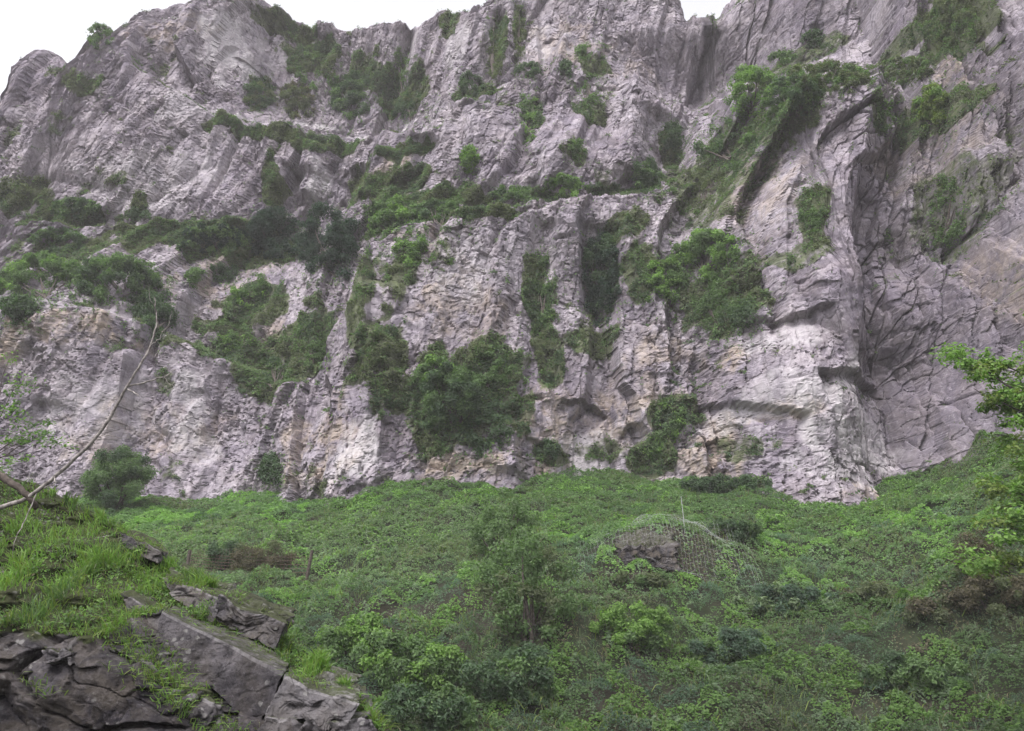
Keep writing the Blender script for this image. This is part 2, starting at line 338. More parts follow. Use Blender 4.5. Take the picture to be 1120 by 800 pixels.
# faults: (polyline in photo pixels, kind, amplitude, reach).  'step' sets the rock back above/left of the line, 'under' undercuts the rock below it,
# 'rib' a projecting rib, 'gully' a recess
FEAT = [
 ([(0,248),(110,245),(170,252),(240,250),(320,235)],'step',2.0,2.0),
 ([(892,404),(930,402),(980,412)],'under',1.5,4.0),
 ([(815,352),(860,347),(915,334)],'under',1.2,2.0),
 ([(765,440),(830,446),(890,452)],'under',1.2,2.2),
 ([(610,436),(650,438),(668,450)],'under',1.3,1.3),
 ([(690,462),(702,470),(708,480)],'under',1.6,1.2),
 ([(470,528),(530,530)],'under',0.5,0.7),
 ([(575,480),(600,484)],'under',0.8,0.8),
 ([(940,60),(935,180),(932,262),(938,330),(950,400)],'rib',2.2,1.6),
 ([(955,190),(948,262),(962,330),(985,420),(1000,520)],'gully',2.4,1.6),
 ([(800,130),(770,200),(745,265)],'gully',1.5,4.0),
 ([(662,235),(655,290),(648,350)],'gully',1.7,2.2),
 ([(598,228),(592,300),(585,370)],'gully',1.2,1.4),
 ([(612,225),(604,300),(600,370)],'rib',1.0,1.3),
 ([(310,552),(322,500),(350,455),(392,380)],'gully',0.6,1.4),
 ([(330,545),(350,480),(400,380),(415,300)],'rib',1.0,2.8),
 ([(560,525),(578,470),(605,420)],'rib',1.3,1.6),
 ([(447,20),(436,70),(425,125)],'gully',3.0,1.3),
 ([(480,15),(462,70),(452,120)],'gully',1.2,1.2),
 ([(548,0),(540,50),(528,95)],'gully',2.6,1.3),
 ([(572,0),(566,45),(560,85)],'gully',2.0,1.0),
 ([(560,0),(553,45),(545,88)],'rib',1.0,0.8),
 ([(660,95),(625,150),(580,200)],'rib',1.6,1.8),
 ([(590,95),(575,140),(560,190)],'gully',1.6,1.6),
 ([(695,90),(690,140),(690,195)],'rib',1.8,1.6),
 ([(725,110),(728,150),(730,190)],'gully',1.8,2.0),
 ([(778,36),(770,80),(758,130),(742,170)],'gully',2.2,1.6),
 ([(285,5),(292,50),(290,100)],'gully',2.2,1.6),
 ([(245,0),(240,60),(235,105)],'rib',0.8,1.8),
 ([(330,185),(302,230)],'gully',1.8,1.8),
 ([(350,160),(330,215)],'rib',1.4,1.8),
 ([(390,175),(372,225)],'gully',1.8,1.6),
 ([(420,165),(395,220)],'rib',1.4,2.0),
 ([(470,150),(440,210)],'gully',1.6,1.6),
 ([(225,115),(228,180),(150,215)],'gully',0.9,1.0),
 ([(0,205),(60,190),(130,210)],'gully',1.0,1.0),
 ([(1120,195),(1075,245),(1050,280)],'under',1.4,1.8),
 ([(1100,20),(1062,110),(1060,190)],'gully',1.6,1.4),
 ([(1060,90),(1050,180),(1035,260)],'rib',1.0,1.6),
 ([(900,20),(902,60)],'gully',0.9,1.0),
 ([(215,425),(235,470),(222,510)],'gully',0.8,0.7),
 ([(60,345),(80,400),(60,450)],'rib',0.9,1.6),
 ([(150,372),(190,420),(180,480)],'rib',0.8,1.6),
 ([(760,385),(765,440),(750,500)],'gully',0.9,1.2),
 ([(715,360),(712,420)],'rib',0.8,1.0),
]
_F = []
for pl, kind, amp, L in FEAT:
    p = hit([q[0] for q in pl], [q[1] for q in pl], MAC); _F.append((p[:, [0, 2]], kind, amp, L))
def seg_dist(x, z, pl):
    best = np.full(x.shape, 1e9); sd = np.zeros(x.shape); tt = np.zeros(x.shape); n = len(pl) - 1
    for k in range(n):
        a, b = pl[k], pl[k + 1]; e = b - a; L2 = e @ e; t0 = ((x - a[0]) * e[0] + (z - a[1]) * e[1]) / L2; t = np.clip(t0, 0, 1)
        dx = x - a[0] - t * e[0]; dz = z - a[1] - t * e[1]; d = np.hypot(dx, dz); s = np.sign(e[0] * dz - e[1] * dx)
        m = d < best; best = np.where(m, d, best); sd = np.where(m, s * d, sd); tt = np.where(m, (k + t) / n, tt)
    return best, sd, tt
def features(X, Z):
    out = np.zeros(X.shape)
    wx = X + 0.4 * fbm2(X / 3.1, Z / 3.1, 3, 50); wz = Z + 0.4 * fbm2(X / 2.7, Z / 2.7, 3, 60)
    for pl, kind, amp, L in _F:
        pad = L * 4 + 2
        x0, z0 = pl.min(0) - pad; x1, z1 = pl.max(0) + pad
        m = (X > x0) & (X < x1) & (Z > z0) & (Z < z1)
        if not m.any(): continue
        d, sd, t = seg_dist(wx[m], wz[m], pl); tp = sstep(0, 0.10, t) * sstep(0, 0.10, 1 - t)
        if kind == 'step':      # polyline runs left to right: positive side is above
            v = amp * np.where(sd > 0, np.exp(-np.maximum(sd, 0) / (L * 2)) * sstep(0, 0.5, sd), -0.35 * np.exp(np.minimum(sd, 0) / (L * 0.6))) * tp
        elif kind == 'under':
            s2 = -sd; v = amp * np.where(s2 > 0, np.exp(-np.maximum(s2, 0) / L) * sstep(0, 0.18, s2), -0.10 * np.exp(np.minimum(s2, 0) / (L * 0.6))) * tp
        elif kind == 'rib': v = -amp * np.exp(-(d / L) ** 1.2) * tp
        else: v = amp * np.exp(-(d / L) ** 1.4) * tp
        out[m] += v
    return out
MID = Grid2(XL, XR, 790, ZL, ZH, 600, lambda X, Z: MAC(X, Z) + features(X, Z))

GA = Grid2(XL, XR, 200, ZL, ZH, 150, lambda X, Z: np.clip(tA(X, np.clip(Z, 12, 66)), 30, 130))
GC = Grid2(XL, XR, 200, ZL, ZH, 150, lambda X, Z: np.clip(tC(X, np.maximum(Z, 60)), 30, 130))
def rock_detail(X, Z):
    # distance measured along the face, so that the wall that turns towards us is as rough as the rest
    up = sstep(-1, 1, Z - np.interp(X, _e1[:, 0], _e1[:, 1]))
    U = X + np.where(X > 26, (GA(np.full(X.shape, 26.0), Z * 0 + 40) - GA(X, Z * 0 + 40)) * 0.95, 0) * (1 - up) + up * np.where(X > 41, (GC(np.full(X.shape, 41.0), Z * 0 + 84) - GC(X, Z * 0 + 84)) * 0.95, 0)
    amp = np.clip(np.sqrt(1 + ((GA(X + 0.5, Z) - GA(X - 0.5, Z)) * 0.8) ** 2), 1, 1.7) * (1 - up) + up
    n1 = fbm2(U / 13, Z / 15, 3, 1); n2 = fbm2(U / 10, Z / 9, 3, 9)
    xw = U + 0.55 * n1 + 0.12 * fbm2(U / 1.6, Z / 2.6, 3, 20); zw = Z + 0.6 * n2 + 0.09 * fbm2(U / 1.5, Z / 1.2, 3, 30)
    dip = R(15) * (1 - sstep(-38, -12, U)) + R(1)       # beds dip to the right on the left, lie flat on the right; joints lean
    lean = math.tan(R(3)) + math.tan(R(9)) * sstep(34, 50, Z); a1 = xw - zw * lean
    a2 = xw * np.cos(dip) - zw * np.sin(dip) - 0.12 * zw; b2 = zw * np.cos(dip) + xw * np.sin(dip)
    m_ = (X + 0.5 * n1 > 28.4) * (1 - up); b2 = b2 * (1 - 0.6 * m_)
    ar = a1 + 0.18 * fbm2(U / 1.1, Z / 1.5, 3, 95)
    rough = np.clip(0.78 + 1.4 * fbm2(U / 9 + 5, Z / 8, 3, 77), 0.28, 1.4)
    d = 0.95 * blocks(ar / 8.5, zw / 60, 90, 0.8, 0.2, 0.03)
    d += 0.85 * blocks(ar / 3.6, zw / 22, 100, 0.55, 0.9, 0.07)
    d += 0.38 * blocks(a1 / 1.7, b2 / 9.0, 110, 0.50, 1.2, 0.07)
    dc = (np.cumsum(np.pad(d, ((0, 0), (3, 2)), mode='edge'), 1)); d = np.concatenate([dc[:, 4:5], dc[:, 5:] - dc[:, :-5]], 1)[:, :X.shape[1]] / 5.0 if X.ndim == 2 else d
    rough = rough * (1 + .8 * m_)
    d += 0.16 * (0.3 + rough) * blocks(a2 / 0.95, b2 / 3.2, 120, 0.40, 1.6, 0.05)
    d += 0.10 * rough * blocks(a2 / 0.80, b2 / 0.80, 130, 0.50, 1.3, 0.08)
    d += 0.075 * rough * blocks(a2 / 0.42, b2 / 0.34, 140, 0.7, 0.6, 0.12)
    # bedding partings: every bed overhangs the one below it a little
    ph = b2 / 2.6 + 0.4 * n1 + 0.35 * np.floor(a1 / 3.6 + n2); d += 0.30 * rough * (1 - .8 * m_) * (1 - np.mod(ph, 1.0)) ** 4
    d += 0.50 * fbm2(U / 6.0, Z / 14, 3, 150) + 0.22 * np.abs(fbm2(a1 / 2.4, zw / 16, 2, 160))
    d += (0.02 + 0.05 * rough) * fbm2(U / 0.5, Z / 0.5, 3, 170)
    def bt(a, b, sd):
        _, _, i, j, _, _ = worley2(a, b, sd); return r01(i, j, 6, sd)
    tone = 0.40 * bt(a2 / 0.80, b2 / 0.80, 130) + 0.35 * bt(a2 / 0.95, b2 / 3.2, 120) + 0.25 * bt(a1 / 1.7, b2 / 9.0, 110)
    return d * amp, tone

SKY = np.array([(-300,260),(-100,168),(0,105),(20,80),(50,60),(65,58),(75,66),(95,58),(108,36),(125,22),(150,12),(175,3),(200,-8),(240,-14),(280,-10),(300,5),(315,14),(340,20),(360,21),(385,25),(400,28),(425,22),(445,23),(465,15),(480,6),(500,1),(515,3),(525,-8),(560,-25),(640,-40),(720,-40),(738,-28),(747,-6),(756,8),(768,20),(776,40),(781,38),(787,18),(796,-4),(812,-20),(900,-45),(1000,-70),(1120,-95),(1200,-110),(1330,-110)], float)
sk = hit(SKY[:, 0], SKY[:, 1], MID); o = np.argsort(sk[:, 0]); sk = sk[o]
BASE = np.array([(-300,560),(0,548),(60,541),(140,546),(200,551),(250,549),(300,546),(330,554),(400,544),(450,531),(500,528),(560,533),(600,531),(640,523),(690,521),(720,534),(760,529),(800,531),(850,546),(900,556),(950,554),(990,531),(1050,521),(1120,500),(1300,470)], float)
bs = hit(BASE[:, 0], BASE[:, 1], MID)

NXC, NZC = 1560, 900
_q = np.linspace(XL + 1, XR - 1, 4000); _w = np.cumsum(np.interp(_q, [-92, -50, 22, 27, 44, 54, 60, 66], [0.55, .95, 1, 2.5, 2.5, 1.6, 1, .6])); xs = np.interp(np.linspace(_w[0], _w[-1], NXC), _w, _q)
ztop = np.interp(xs, sk[:, 0], sk[:, 2]); ztop = np.convolve(np.pad(ztop, 2, mode='edge'), np.ones(5) / 5, 'valid') + 0.9 * fbm2(xs / 2.5, xs * 0 + 3.3, 3, 200)
zbot = np.interp(xs, bs[:, 0], bs[:, 2]) - 4.0
t = np.linspace(0, 1, NZC)
Xg = np.broadcast_to(xs, (NZC, NXC)).copy(); Zg = zbot[None] + (ztop - zbot)[None] * t[:, None]
DET, TONE = rock_detail(Xg, Zg)
# the crest rounds over into the plateau behind

# marks on the rock, stains and painted-in shade: (px,py,rx,ry,amount)
def patch_mask(X, Z, lst, nz):
    out = np.zeros(X.shape)
    for (px, py, rx, ry, a) in lst:
        c = hit([px], [py], MID)[0]; k = c[1] / (CP * F); wx = rx * k; wz = ry * k / CP
        m = (np.abs(X - c[0]) < wx * 1.6) & (np.abs(Z - c[2]) < wz * 1.6)
        if not m.any(): continue
        r = np.sqrt(((X[m] - c[0]) / wx) ** 2 + ((Z[m] - c[2]) / wz) ** 2) + nz[m] * 0.9
        out[m] = np.maximum(out[m], a * (1 - sstep(0.65, 1.15, r)))
    return out
VEG = [(235,132,26,12,.9),(300,150,50,14,1),(360,160,45,16,1),(440,168,40,14,1),(480,215,60,20,1),(420,205,30,30,.8),(300,205,14,35,.8),(395,195,18,35,.7),(455,200,18,32,.8),(445,240,50,25,1),(520,228,60,14,1),(600,210,40,10,1),(690,205,50,12,.9),
 (345,60,40,35,.9),(400,85,30,40,.8),(430,100,14,45,1),(455,95,22,40,.7),(545,50,12,60,.9),(568,35,9,50,.9),(520,100,40,12,.8),(580,120,16,40,.8),(650,70,25,20,.7),(645,110,25,25,.7),(630,160,18,22,.6),(735,150,16,35,.8),
 (320,35,40,20,.7),(490,20,18,25,.7),(30,210,30,30,.7),(70,240,60,22,.9),(150,250,60,12,.9),(100,270,100,25,.6),(250,262,110,35,.9),(280,330,50,40,.75),(260,385,60,25,.8),(310,415,50,30,.8),(340,370,35,55,.75),
 (415,390,35,60,.8),(440,300,25,45,.55),(395,320,16,60,.6),(590,330,18,70,.9),(600,400,20,40,.7),(650,370,30,30,.6),(680,250,25,25,.7),(700,300,25,40,.7),(760,215,60,80,.5),(800,180,60,60,.5),(850,140,50,40,.7),(790,330,50,50,.7),
 (880,90,90,14,1),(1030,40,30,70,1),(1020,120,30,45,.7),(1035,230,28,70,.45),(965,130,22,30,.6),(890,230,20,50,.6),(870,280,40,20,.5),(990,260,40,30,.35),(735,460,28,30,.7),(715,500,25,25,.8),(600,495,20,14,.6),(660,490,30,14,.5),
 (500,440,80,60,.8),(540,405,50,35,.8),(235,350,30,20,.8),(60,75,20,14,.5),(85,85,25,22,.6),(130,195,16,14,.5),(150,215,8,16,.8),(820,490,30,20,.5),(880,60,60,20,.5),(300,390,50,40,.5),(1110,150,20,40,.4),(800,535,60,12,.6),(1000,525,50,10,.5)]
WASH = [(270,131,40,5,.7),(350,140,45,5,.7),(430,146,45,5,.7),(932,462,58,62,.66),(860,370,45,18,.55),(850,420,30,22,.45),(800,460,50,12,.5),(900,510,60,20,.5),(245,50,28,55,.65),(200,110,35,30,.35),(350,195,18,28,.7),(645,490,30,35,.5),(620,500,25,30,.4),(395,490,22,40,.6),(375,515,20,18,.6),(110,450,60,40,.35),(205,440,26,40,.55),(220,490,25,20,.5),(510,300,40,40,.35),(300,60,20,25,.4),(450,50,10,40,.4),(500,50,18,50,.5),(600,40,30,40,.35),(160,190,90,40,.35),(1010,130,18,14,.4)]
WARM = [(70,360,80,22,.7),(20,385,25,25,.6),(160,470,80,40,.45),(60,290,50,10,.4),(350,490,50,50,.6),(500,515,60,22,.7),(330,480,22,30,.5),(600,450,40,40,.6),(590,500,30,30,.5),(680,460,60,30,.6),(730,400,50,50,.5),(800,395,14,20,.8),(770,500,40,40,.6),(740,520,30,15,.6),(960,545,50,14,.8),(850,455,50,10,.7),(500,330,60,50,.45),(460,260,30,30,.4),(250,300,60,50,.4),(280,370,60,40,.4),(180,30,60,25,.5),(230,280,40,30,.4),(610,40,50,50,.4),(670,60,60,40,.3),(1040,90,18,45,.6),(1110,300,20,60,.4),(1000,160,50,60,.3),(430,190,30,40,.5),(840,210,50,70,.35)]
nzm = fbm2(Xg / 2.4, Zg / 3.2, 4, 300)
WEATHER_SHADE = [(1060,330,90,240,.48),(985,390,44,160,.5),(1080,120,70,130,.26),(900,30,120,60,.12),(735,60,60,60,.12),(660,300,35,80,.10),(930,250,60,70,.10),(850,500,90,40,.12),(690,150,120,60,.06),(720,420,50,60,.08),(150,150,190,90,-.10),(330,200,120,50,-.06),(240,50,120,60,-.08),(450,50,90,60,-.05),(510,310,110,80,-.05)]  # weathered tone, with shade of the right wall and gully painted in; negative lightens
wash = patch_mask(Xg, Zg, WASH, nzm); TONE = TONE - patch_mask(Xg, Zg, [q for q in WEATHER_SHADE if q[4] > 0], nzm) + patch_mask(Xg, Zg, [(*q[:4], -q[4]) for q in WEATHER_SHADE if q[4] < 0], nzm)
Yg = MID(Xg, Zg) + DET * (1 - 0.45 * wash) * 0.95
top = np.clip((Zg - (ztop[None] - 1.6)) / 1.6, 0, 1); Yg += 1.3 * top ** 3
veg = patch_mask(Xg, Zg, VEG, nzm)
gy, gx = np.gradient(Yg); dz = np.gradient(Zg, axis=0); ledge = gy / dz            # dy/dz: > 1 is a shelf
from_base = 1 - sstep(0.5, 3.0, Zg - zbot[None] - 3.5 + 1.5 * nzm)
veg = np.clip(np.maximum(veg, 0.55 * sstep(1.3, 3.0, ledge) * sstep(-0.25, 0.25, nzm)), 0, 1)
veg = np.maximum(veg, 0.5 * sstep(0.12, 0.45, fbm2(Xg / 6, Zg / 9, 4, 333)) * sstep(0.0, 0.3, nzm + 0.2))
warm = np.clip(patch_mask(Xg, Zg, WARM, nzm), 0, 1)
# plateau rows
pl = []
for k, (dy, dzz) in enumerate([(1.2, 0.1), (4, -0.2), (12, -1.0), (40, -6)]):
    r = np.stack([xs, Yg[-1] + dy, ztop + dzz], -1); pl.append(r)
V = np.concatenate([np.stack([Xg, Yg, Zg], -1).reshape(-1, 3), np.stack(pl).reshape(-1, 3)])
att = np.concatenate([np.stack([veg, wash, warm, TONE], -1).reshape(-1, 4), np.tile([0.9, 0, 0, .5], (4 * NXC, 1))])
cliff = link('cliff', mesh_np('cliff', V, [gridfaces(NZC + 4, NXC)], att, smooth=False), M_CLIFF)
tag(cliff, 'tall fractured grey limestone cliff with ledges and overhangs above the green slope', 'cliff', kind='structure')

# full-detail lookup of the face, for planting on it
class SurfC:
    def __call__(s, x, z):
        i = np.clip(np.searchsorted(xs, x), 0, NXC - 1)
        v = np.clip((z - zbot[i]) / (ztop[i] - zbot[i]), 0, 0.9999) * (NZC - 1); j = v.astype(int); b = v - j
        y = Yg[j, i] * (1 - b) + Yg[np.minimum(j + 1, NZC - 1), i] * b
        return np.where(z > ztop[i] + 0.05, 200.0, y)
SURF = SurfC()

# ------------------------------------------------------------------ hillside
HC = []
for (px, py), p in zip(BASE, bs): HC.append((p[0], p[1], p[2])); HC.append((p[0], p[1] + (12 if px < 1000 else 4), p[2] + (4 if px < 1000 else 1.5)))
for px, py, Y in [(-200,640,52),(100,600,55),(250,640,47),(400,640,46.5),(560,640,45),(640,620,46),(850,640,46),(950,600,48),(1000,640,44),(1120,600,41),(1250,600,36),(250,580,57),(420,580,55),(560,575,54.5),(660,565,56),(900,590,50),(200,720,39),(350,720,39),(560,720,38.5),(760,720,39.5),(950,720,38.5),(1120,700,36),(1250,700,32),
                  (100,800,32),(450,800,33),(600,800,33.5),(800,800,34.5),(1000,800,34),(1120,800,32),(1250,800,28)]:
    q = at(px, py, Y); HC.append(tuple(q))
for x in (-95, -60, -30, 0, 30, 55): HC += [(x, 22, -4.2), (x, 10, -2.2), (x, -15, -1.7)]
HC = np.array(HC); tpsH = TPS(HC[:, :2], HC[:, 2], reg=4e-3)
hump = at(738, 600, 46.5); hump2 = at(690, 625, 44.5)
def hill(x, y):
    z = HM(x, y)
    return z
def _hill(x, y):
    z = tpsH(x, y)
    wx = x + 0.5 * fbm2(x / 1.7, y / 1.7, 3, 401); wy = y + 0.5 * fbm2(x / 1.6, y / 1.6, 3, 402)
    # netted outcrop: steep front, rounded back
    u = (wx - hump[0]); v = (wy - hump[1])
    z = z + 1.9 * np.exp(-(u / 3.4) ** 2) * np.where(v < 0, sstep(-1.5, 0.1, v), np.exp(-(v / 3.4) ** 2))
    u = (wx - hump2[0]) ; v = (wy - hump2[1])
    z = z + 0.6 * np.exp(-(u / 2.2) ** 2) * np.where(v < 0, sstep(-0.9, 0.1, v), np.exp(-(v / 2.5) ** 2))
    u = wx - at(795, 572, 48)[0]; v = wy - 48.5
    z = z + 1.0 * np.exp(-(u / 1.8) ** 2) * np.where(v < 0, sstep(-0.9, 0.1, v), np.exp(-(v / 2.0) ** 2))
    # low banks that cross the slope
    for px, py, Y, w, h in [(640, 715, 38.8, 3.0, 0.9), (480, 668, 43, 3.2, 0.5), (1090, 640, 38, 3.0, 1.6), (1010, 690, 38.5, 2.5, 0.7), (900, 770, 35, 4.0, 0.6), (380, 655, 43, 2.0, 0.4)]:
        q = at(px, py, Y); u = wx - q[0]; v = wy - q[1]
        z = z + h * np.exp(-(u / w) ** 2) * np.where(v < 0, sstep(-0.7, 0.1, v), np.exp(-(v / 2.2) ** 2))
    z = z + (0.75 * fbm2(x / 5.0, y / 5.0, 4, 403) + 0.22 * fbm2(x / 1.1, y / 1.1, 3, 404)) * sstep(18, 30, y)
    return z
HM = Grid2(-95, 55, 751, -20, 80, 501, _hill)
hx, hy = np.meshgrid(np.linspace(-95, 55, 501), np.linspace(-20, 80, 334))
hz = HM(hx, hy)
hillside = link('hillside', mesh_np('hillside', np.stack([hx, hy, hz], -1).reshape(-1, 3), [gridfaces(334, 501)]), M_SOIL)
tag(hillside, 'steep earth slope under green ground cover at the foot of the cliff', 'hillside', kind='structure')
def hit_hill(px, py, y0=20.0, y1=80.0, n=500):
    px = np.atleast_1d(np.asarray(px, float)); py = np.atleast_1d(np.asarray(py, float)); a, c, d = ray(px, py)
    ys = np.linspace(y0, y1, n)[None]; tt = ys / c[:, None]; g = d[:, None] * tt - HM(a[:, None] * tt, np.broadcast_to(ys, tt.shape))
    k = np.argmax(g <= 0, 1); k = np.where((g <= 0).any(1), k, n - 1); Y = ys[0][k]; t2 = Y / c
    return np.stack([a * t2, Y, d * t2], -1)

# ------------------------------------------------------------------ leaf colours (linear)
KINDS = {'deep': ((0.016, 0.036, 0.026), (0.028, 0.054, 0.036)), 'dark': ((0.044, 0.078, 0.042), (0.070, 0.112, 0.056)), 'mid': ((0.074, 0.126, 0.050), (0.108, 0.170, 0.066)), 'bright': ((0.105, 0.190, 0.046), (0.150, 0.245, 0.064)),
         'olive': ((0.075, 0.095, 0.050), (0.110, 0.130, 0.066)), 'yellow': ((0.100, 0.150, 0.035), (0.150, 0.190, 0.050)), 'brown': ((0.070, 0.064, 0.042), (0.105, 0.092, 0.060)),
         'blue': ((0.050, 0.090, 0.060), (0.085, 0.130, 0.085)), 'pale': ((0.110, 0.160, 0.085), (0.160, 0.210, 0.120))}
def kcol(kind, n):
    a, b = np.array(KINDS[kind][0]), np.array(KINDS[kind][1]); u = rng.random((n, 1))
    return (a * (1 - u) + b * u) * rng.uniform(0.86, 1.36, (n, 1))

# ground cover on the hillside ------------------------------------------------
n = 1250000
gxx = rng.uniform(-40, 42, n); gyy = 27 + (70 - 27) * rng.random(n) ** 1.15
keep = (np.abs(gxx) < gyy * 0.66 + 3)
gxx, gyy = gxx[keep], gyy[keep]
gzz = HM(gxx, gyy); keep = gyy < SURF(gxx, gzz + 0.3) + 0.6
gxx, gyy, gzz = gxx[keep], gyy[keep], gzz[keep]
f1, f2, bi, bj, _, _ = worley2((gxx + 0.5 * fbm2(gxx / 1.5, gyy / 1.5, 2, 501)) / 1.25, (gyy + 0.5 * fbm2(gxx / 1.4, gyy / 1.4, 2, 502)) / 1.25, 500)
mound = np.clip(1 - (f1 / 0.75) ** 2, 0, 1) * (0.25 + 0.75 * r01(bi, bj, 7, 500))
g1, g2, ci, cj, _, _ = worley2(gxx / 0.42 + mound, gyy / 0.42, 510)
small = np.clip(1 - (g1 / 0.7) ** 2, 0, 1) * r01(ci, cj, 7, 510)
e = 0.25
slx = (HM(gxx + e, gyy) - HM(gxx - e, gyy)) / (2 * e); sly = (HM(gxx, gyy + e) - HM(gxx, gyy - e)) / (2 * e)
steep = np.hypot(slx, sly)
far = sstep(44, 58, gyy)
bare = sstep(1.1, 1.8, steep) * sstep(-0.3, 0.2, fbm2(gxx / 0.8, gyy / 0.8, 3, 521))
keep = rng.random(len(gxx)) > bare * 0.45
big_ = np.clip(fbm2(gxx / 3.2, gyy / 3.2, 3, 541) * 1.5 + .1, 0, 1)
hgt = (0.80 * mound * (0.6 + 1.2 * big_) + 0.30 * small) * (1 - 0.40 * far) + rng.random(len(gxx)) * 0.14
hgt += 0.5 * sstep(1.6, 0.2, SURF(gxx, gzz + 0.8) - gyy) * np.clip(fbm2(gxx / 1.1, gyy, 3, 542) + .2, 0, 1) * rng.random(len(gxx))
keep &= rng.random(len(gxx)) < np.clip(0.25 + 1.6 * mound + 0.8 * small + 0.5 * far, 0, 1)
P = np.stack([gxx, gyy, gzz + hgt], -1)
N = unit(np.stack([-slx * 0.6, -sly * 0.6, np.ones_like(slx)], -1) + rng.normal(size=P.shape) * 0.42)
area = fbm2(gxx / 5.5, gyy / 7.5, 4, 530); tone = r01(bi, bj, 8, 500)
cc = kcol('mid', len(gxx))
def put(mask, kind):
    k = mask.sum(); cc[mask] = kcol(kind, k)
put((tone > 0.62) & (area > -0.12), 'bright'); put((tone < 0.22), 'dark'); put((tone > 0.22) & (tone < 0.36) & (far < 0.5), 'blue')
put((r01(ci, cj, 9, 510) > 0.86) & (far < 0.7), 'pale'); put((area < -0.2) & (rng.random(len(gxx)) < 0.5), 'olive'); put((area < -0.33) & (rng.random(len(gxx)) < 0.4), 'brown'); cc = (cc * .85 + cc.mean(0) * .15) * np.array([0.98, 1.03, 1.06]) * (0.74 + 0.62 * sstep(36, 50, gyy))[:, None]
fr = sstep(0.5, 1, far) * sstep(0.0, 0.15, gxx + 30)
put((far > 0.5) & (rng.random(len(gxx)) < 0.5) & (gxx > -14), 'mid')
put((gxx < 2) & (gyy > 45) & (gyy < 58) & (rng.random(len(gxx)) < 0.45), 'pale')
put((bare > 0.3) & (rng.random(len(gxx)) < .6), 'brown')
sz = rng.uniform(0.075, 0.175, len(gxx)) * (0.75 + .55 * tone) * (0.85 + 0.25 * far)
kp = keep
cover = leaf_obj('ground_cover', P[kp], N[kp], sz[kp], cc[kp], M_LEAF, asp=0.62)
tag(cover, 'dense low green ivy, nettles and brambles covering the slope', 'ground cover', kind='stuff')

k = rng.choice(np.flatnonzero((gyy > 28) & (gyy < 60)), 42000, replace=False); k = k[(fbm2(gxx[k] / 2.6, gyy[k] / 2.6, 3, 551) > .02)]
sg = P[k].copy(); sg[:, 2] -= .1; n = len(sg); cb = kcol('pale', n) * .8; m = rng.random(n) < .5; cb[m] = kcol('yellow', m.sum()); m = rng.random(n) < .2; cb[m] = kcol('brown', m.sum()) * 1.6
tag(blades_obj('tall_grass', sg, np.stack([rng.normal(0, .35, n), rng.normal(-.2, .3, n), np.ones(n)], -1), rng.uniform(.3, .7, n), rng.uniform(.010, .02, n), cb, M_GRASS, droop=.6), 'pale tall grass and dry stems standing among the ground cover of the slope', 'grass', kind='stuff')
# ivy and turf on the cliff ------------------------------------------------
cell = np.abs(np.gradient(Xg, axis=1) * dz) * np.sqrt(1 + np.clip(ledge, -4, 4) ** 2)
nz2 = fbm2(Xg / 0.9, Zg / 1.1, 3, 603); w = ((sstep(0.42, 0.95, veg + 0.85 * nz2) + 0.25 * sstep(0.22, 0.5, nz2) * sstep(0.05, 0.3, veg + .3 * nzm)) * cell); w = w.ravel(); w[Zg.ravel() > (ztop[None] - 0.2 + 0 * Zg).ravel()] *= 0.6
n = 340000
idx = rng.choice(len(w), n, p=w / w.sum())
P = np.stack([Xg.ravel()[idx], Yg.ravel()[idx], Zg.ravel()[idx]], -1) + rng.normal(size=(n, 3)) * 0.07
lump = fbm2(P[:, 0] / 1.1, P[:, 2] / 1.1, 3, 601); P[:, 1] -= 0.08 + 0.55 * np.clip(lump + 0.2, 0, 1) * rng.random(n); P[:, 2] += 0.1
lm = fbm2(P[:, 0] / 4, P[:, 2] / 4, 3, 602); cc = kcol('mid', n)
def put2(m, k): cc[m] = kcol(k, m.sum())
put2(lm < -0.08, 'olive'); put2(lm < -0.25, 'brown') if False else None; put2(lm > 0.12, 'dark'); put2((rng.random(n) < 0.25), 'olive')
N = np.stack([0 * lm, -0.7 + 0 * lm, 0.75 + 0 * lm], -1) + rng.normal(size=(n, 3)) * 0.5
ivy = leaf_obj('cliff_ivy', P, N, rng.uniform(0.13, 0.27, n), cc, M_LEAF)
tag(ivy, 'thin ivy and turf growing over ledges and cracks of the cliff', 'ivy', kind='stuff')

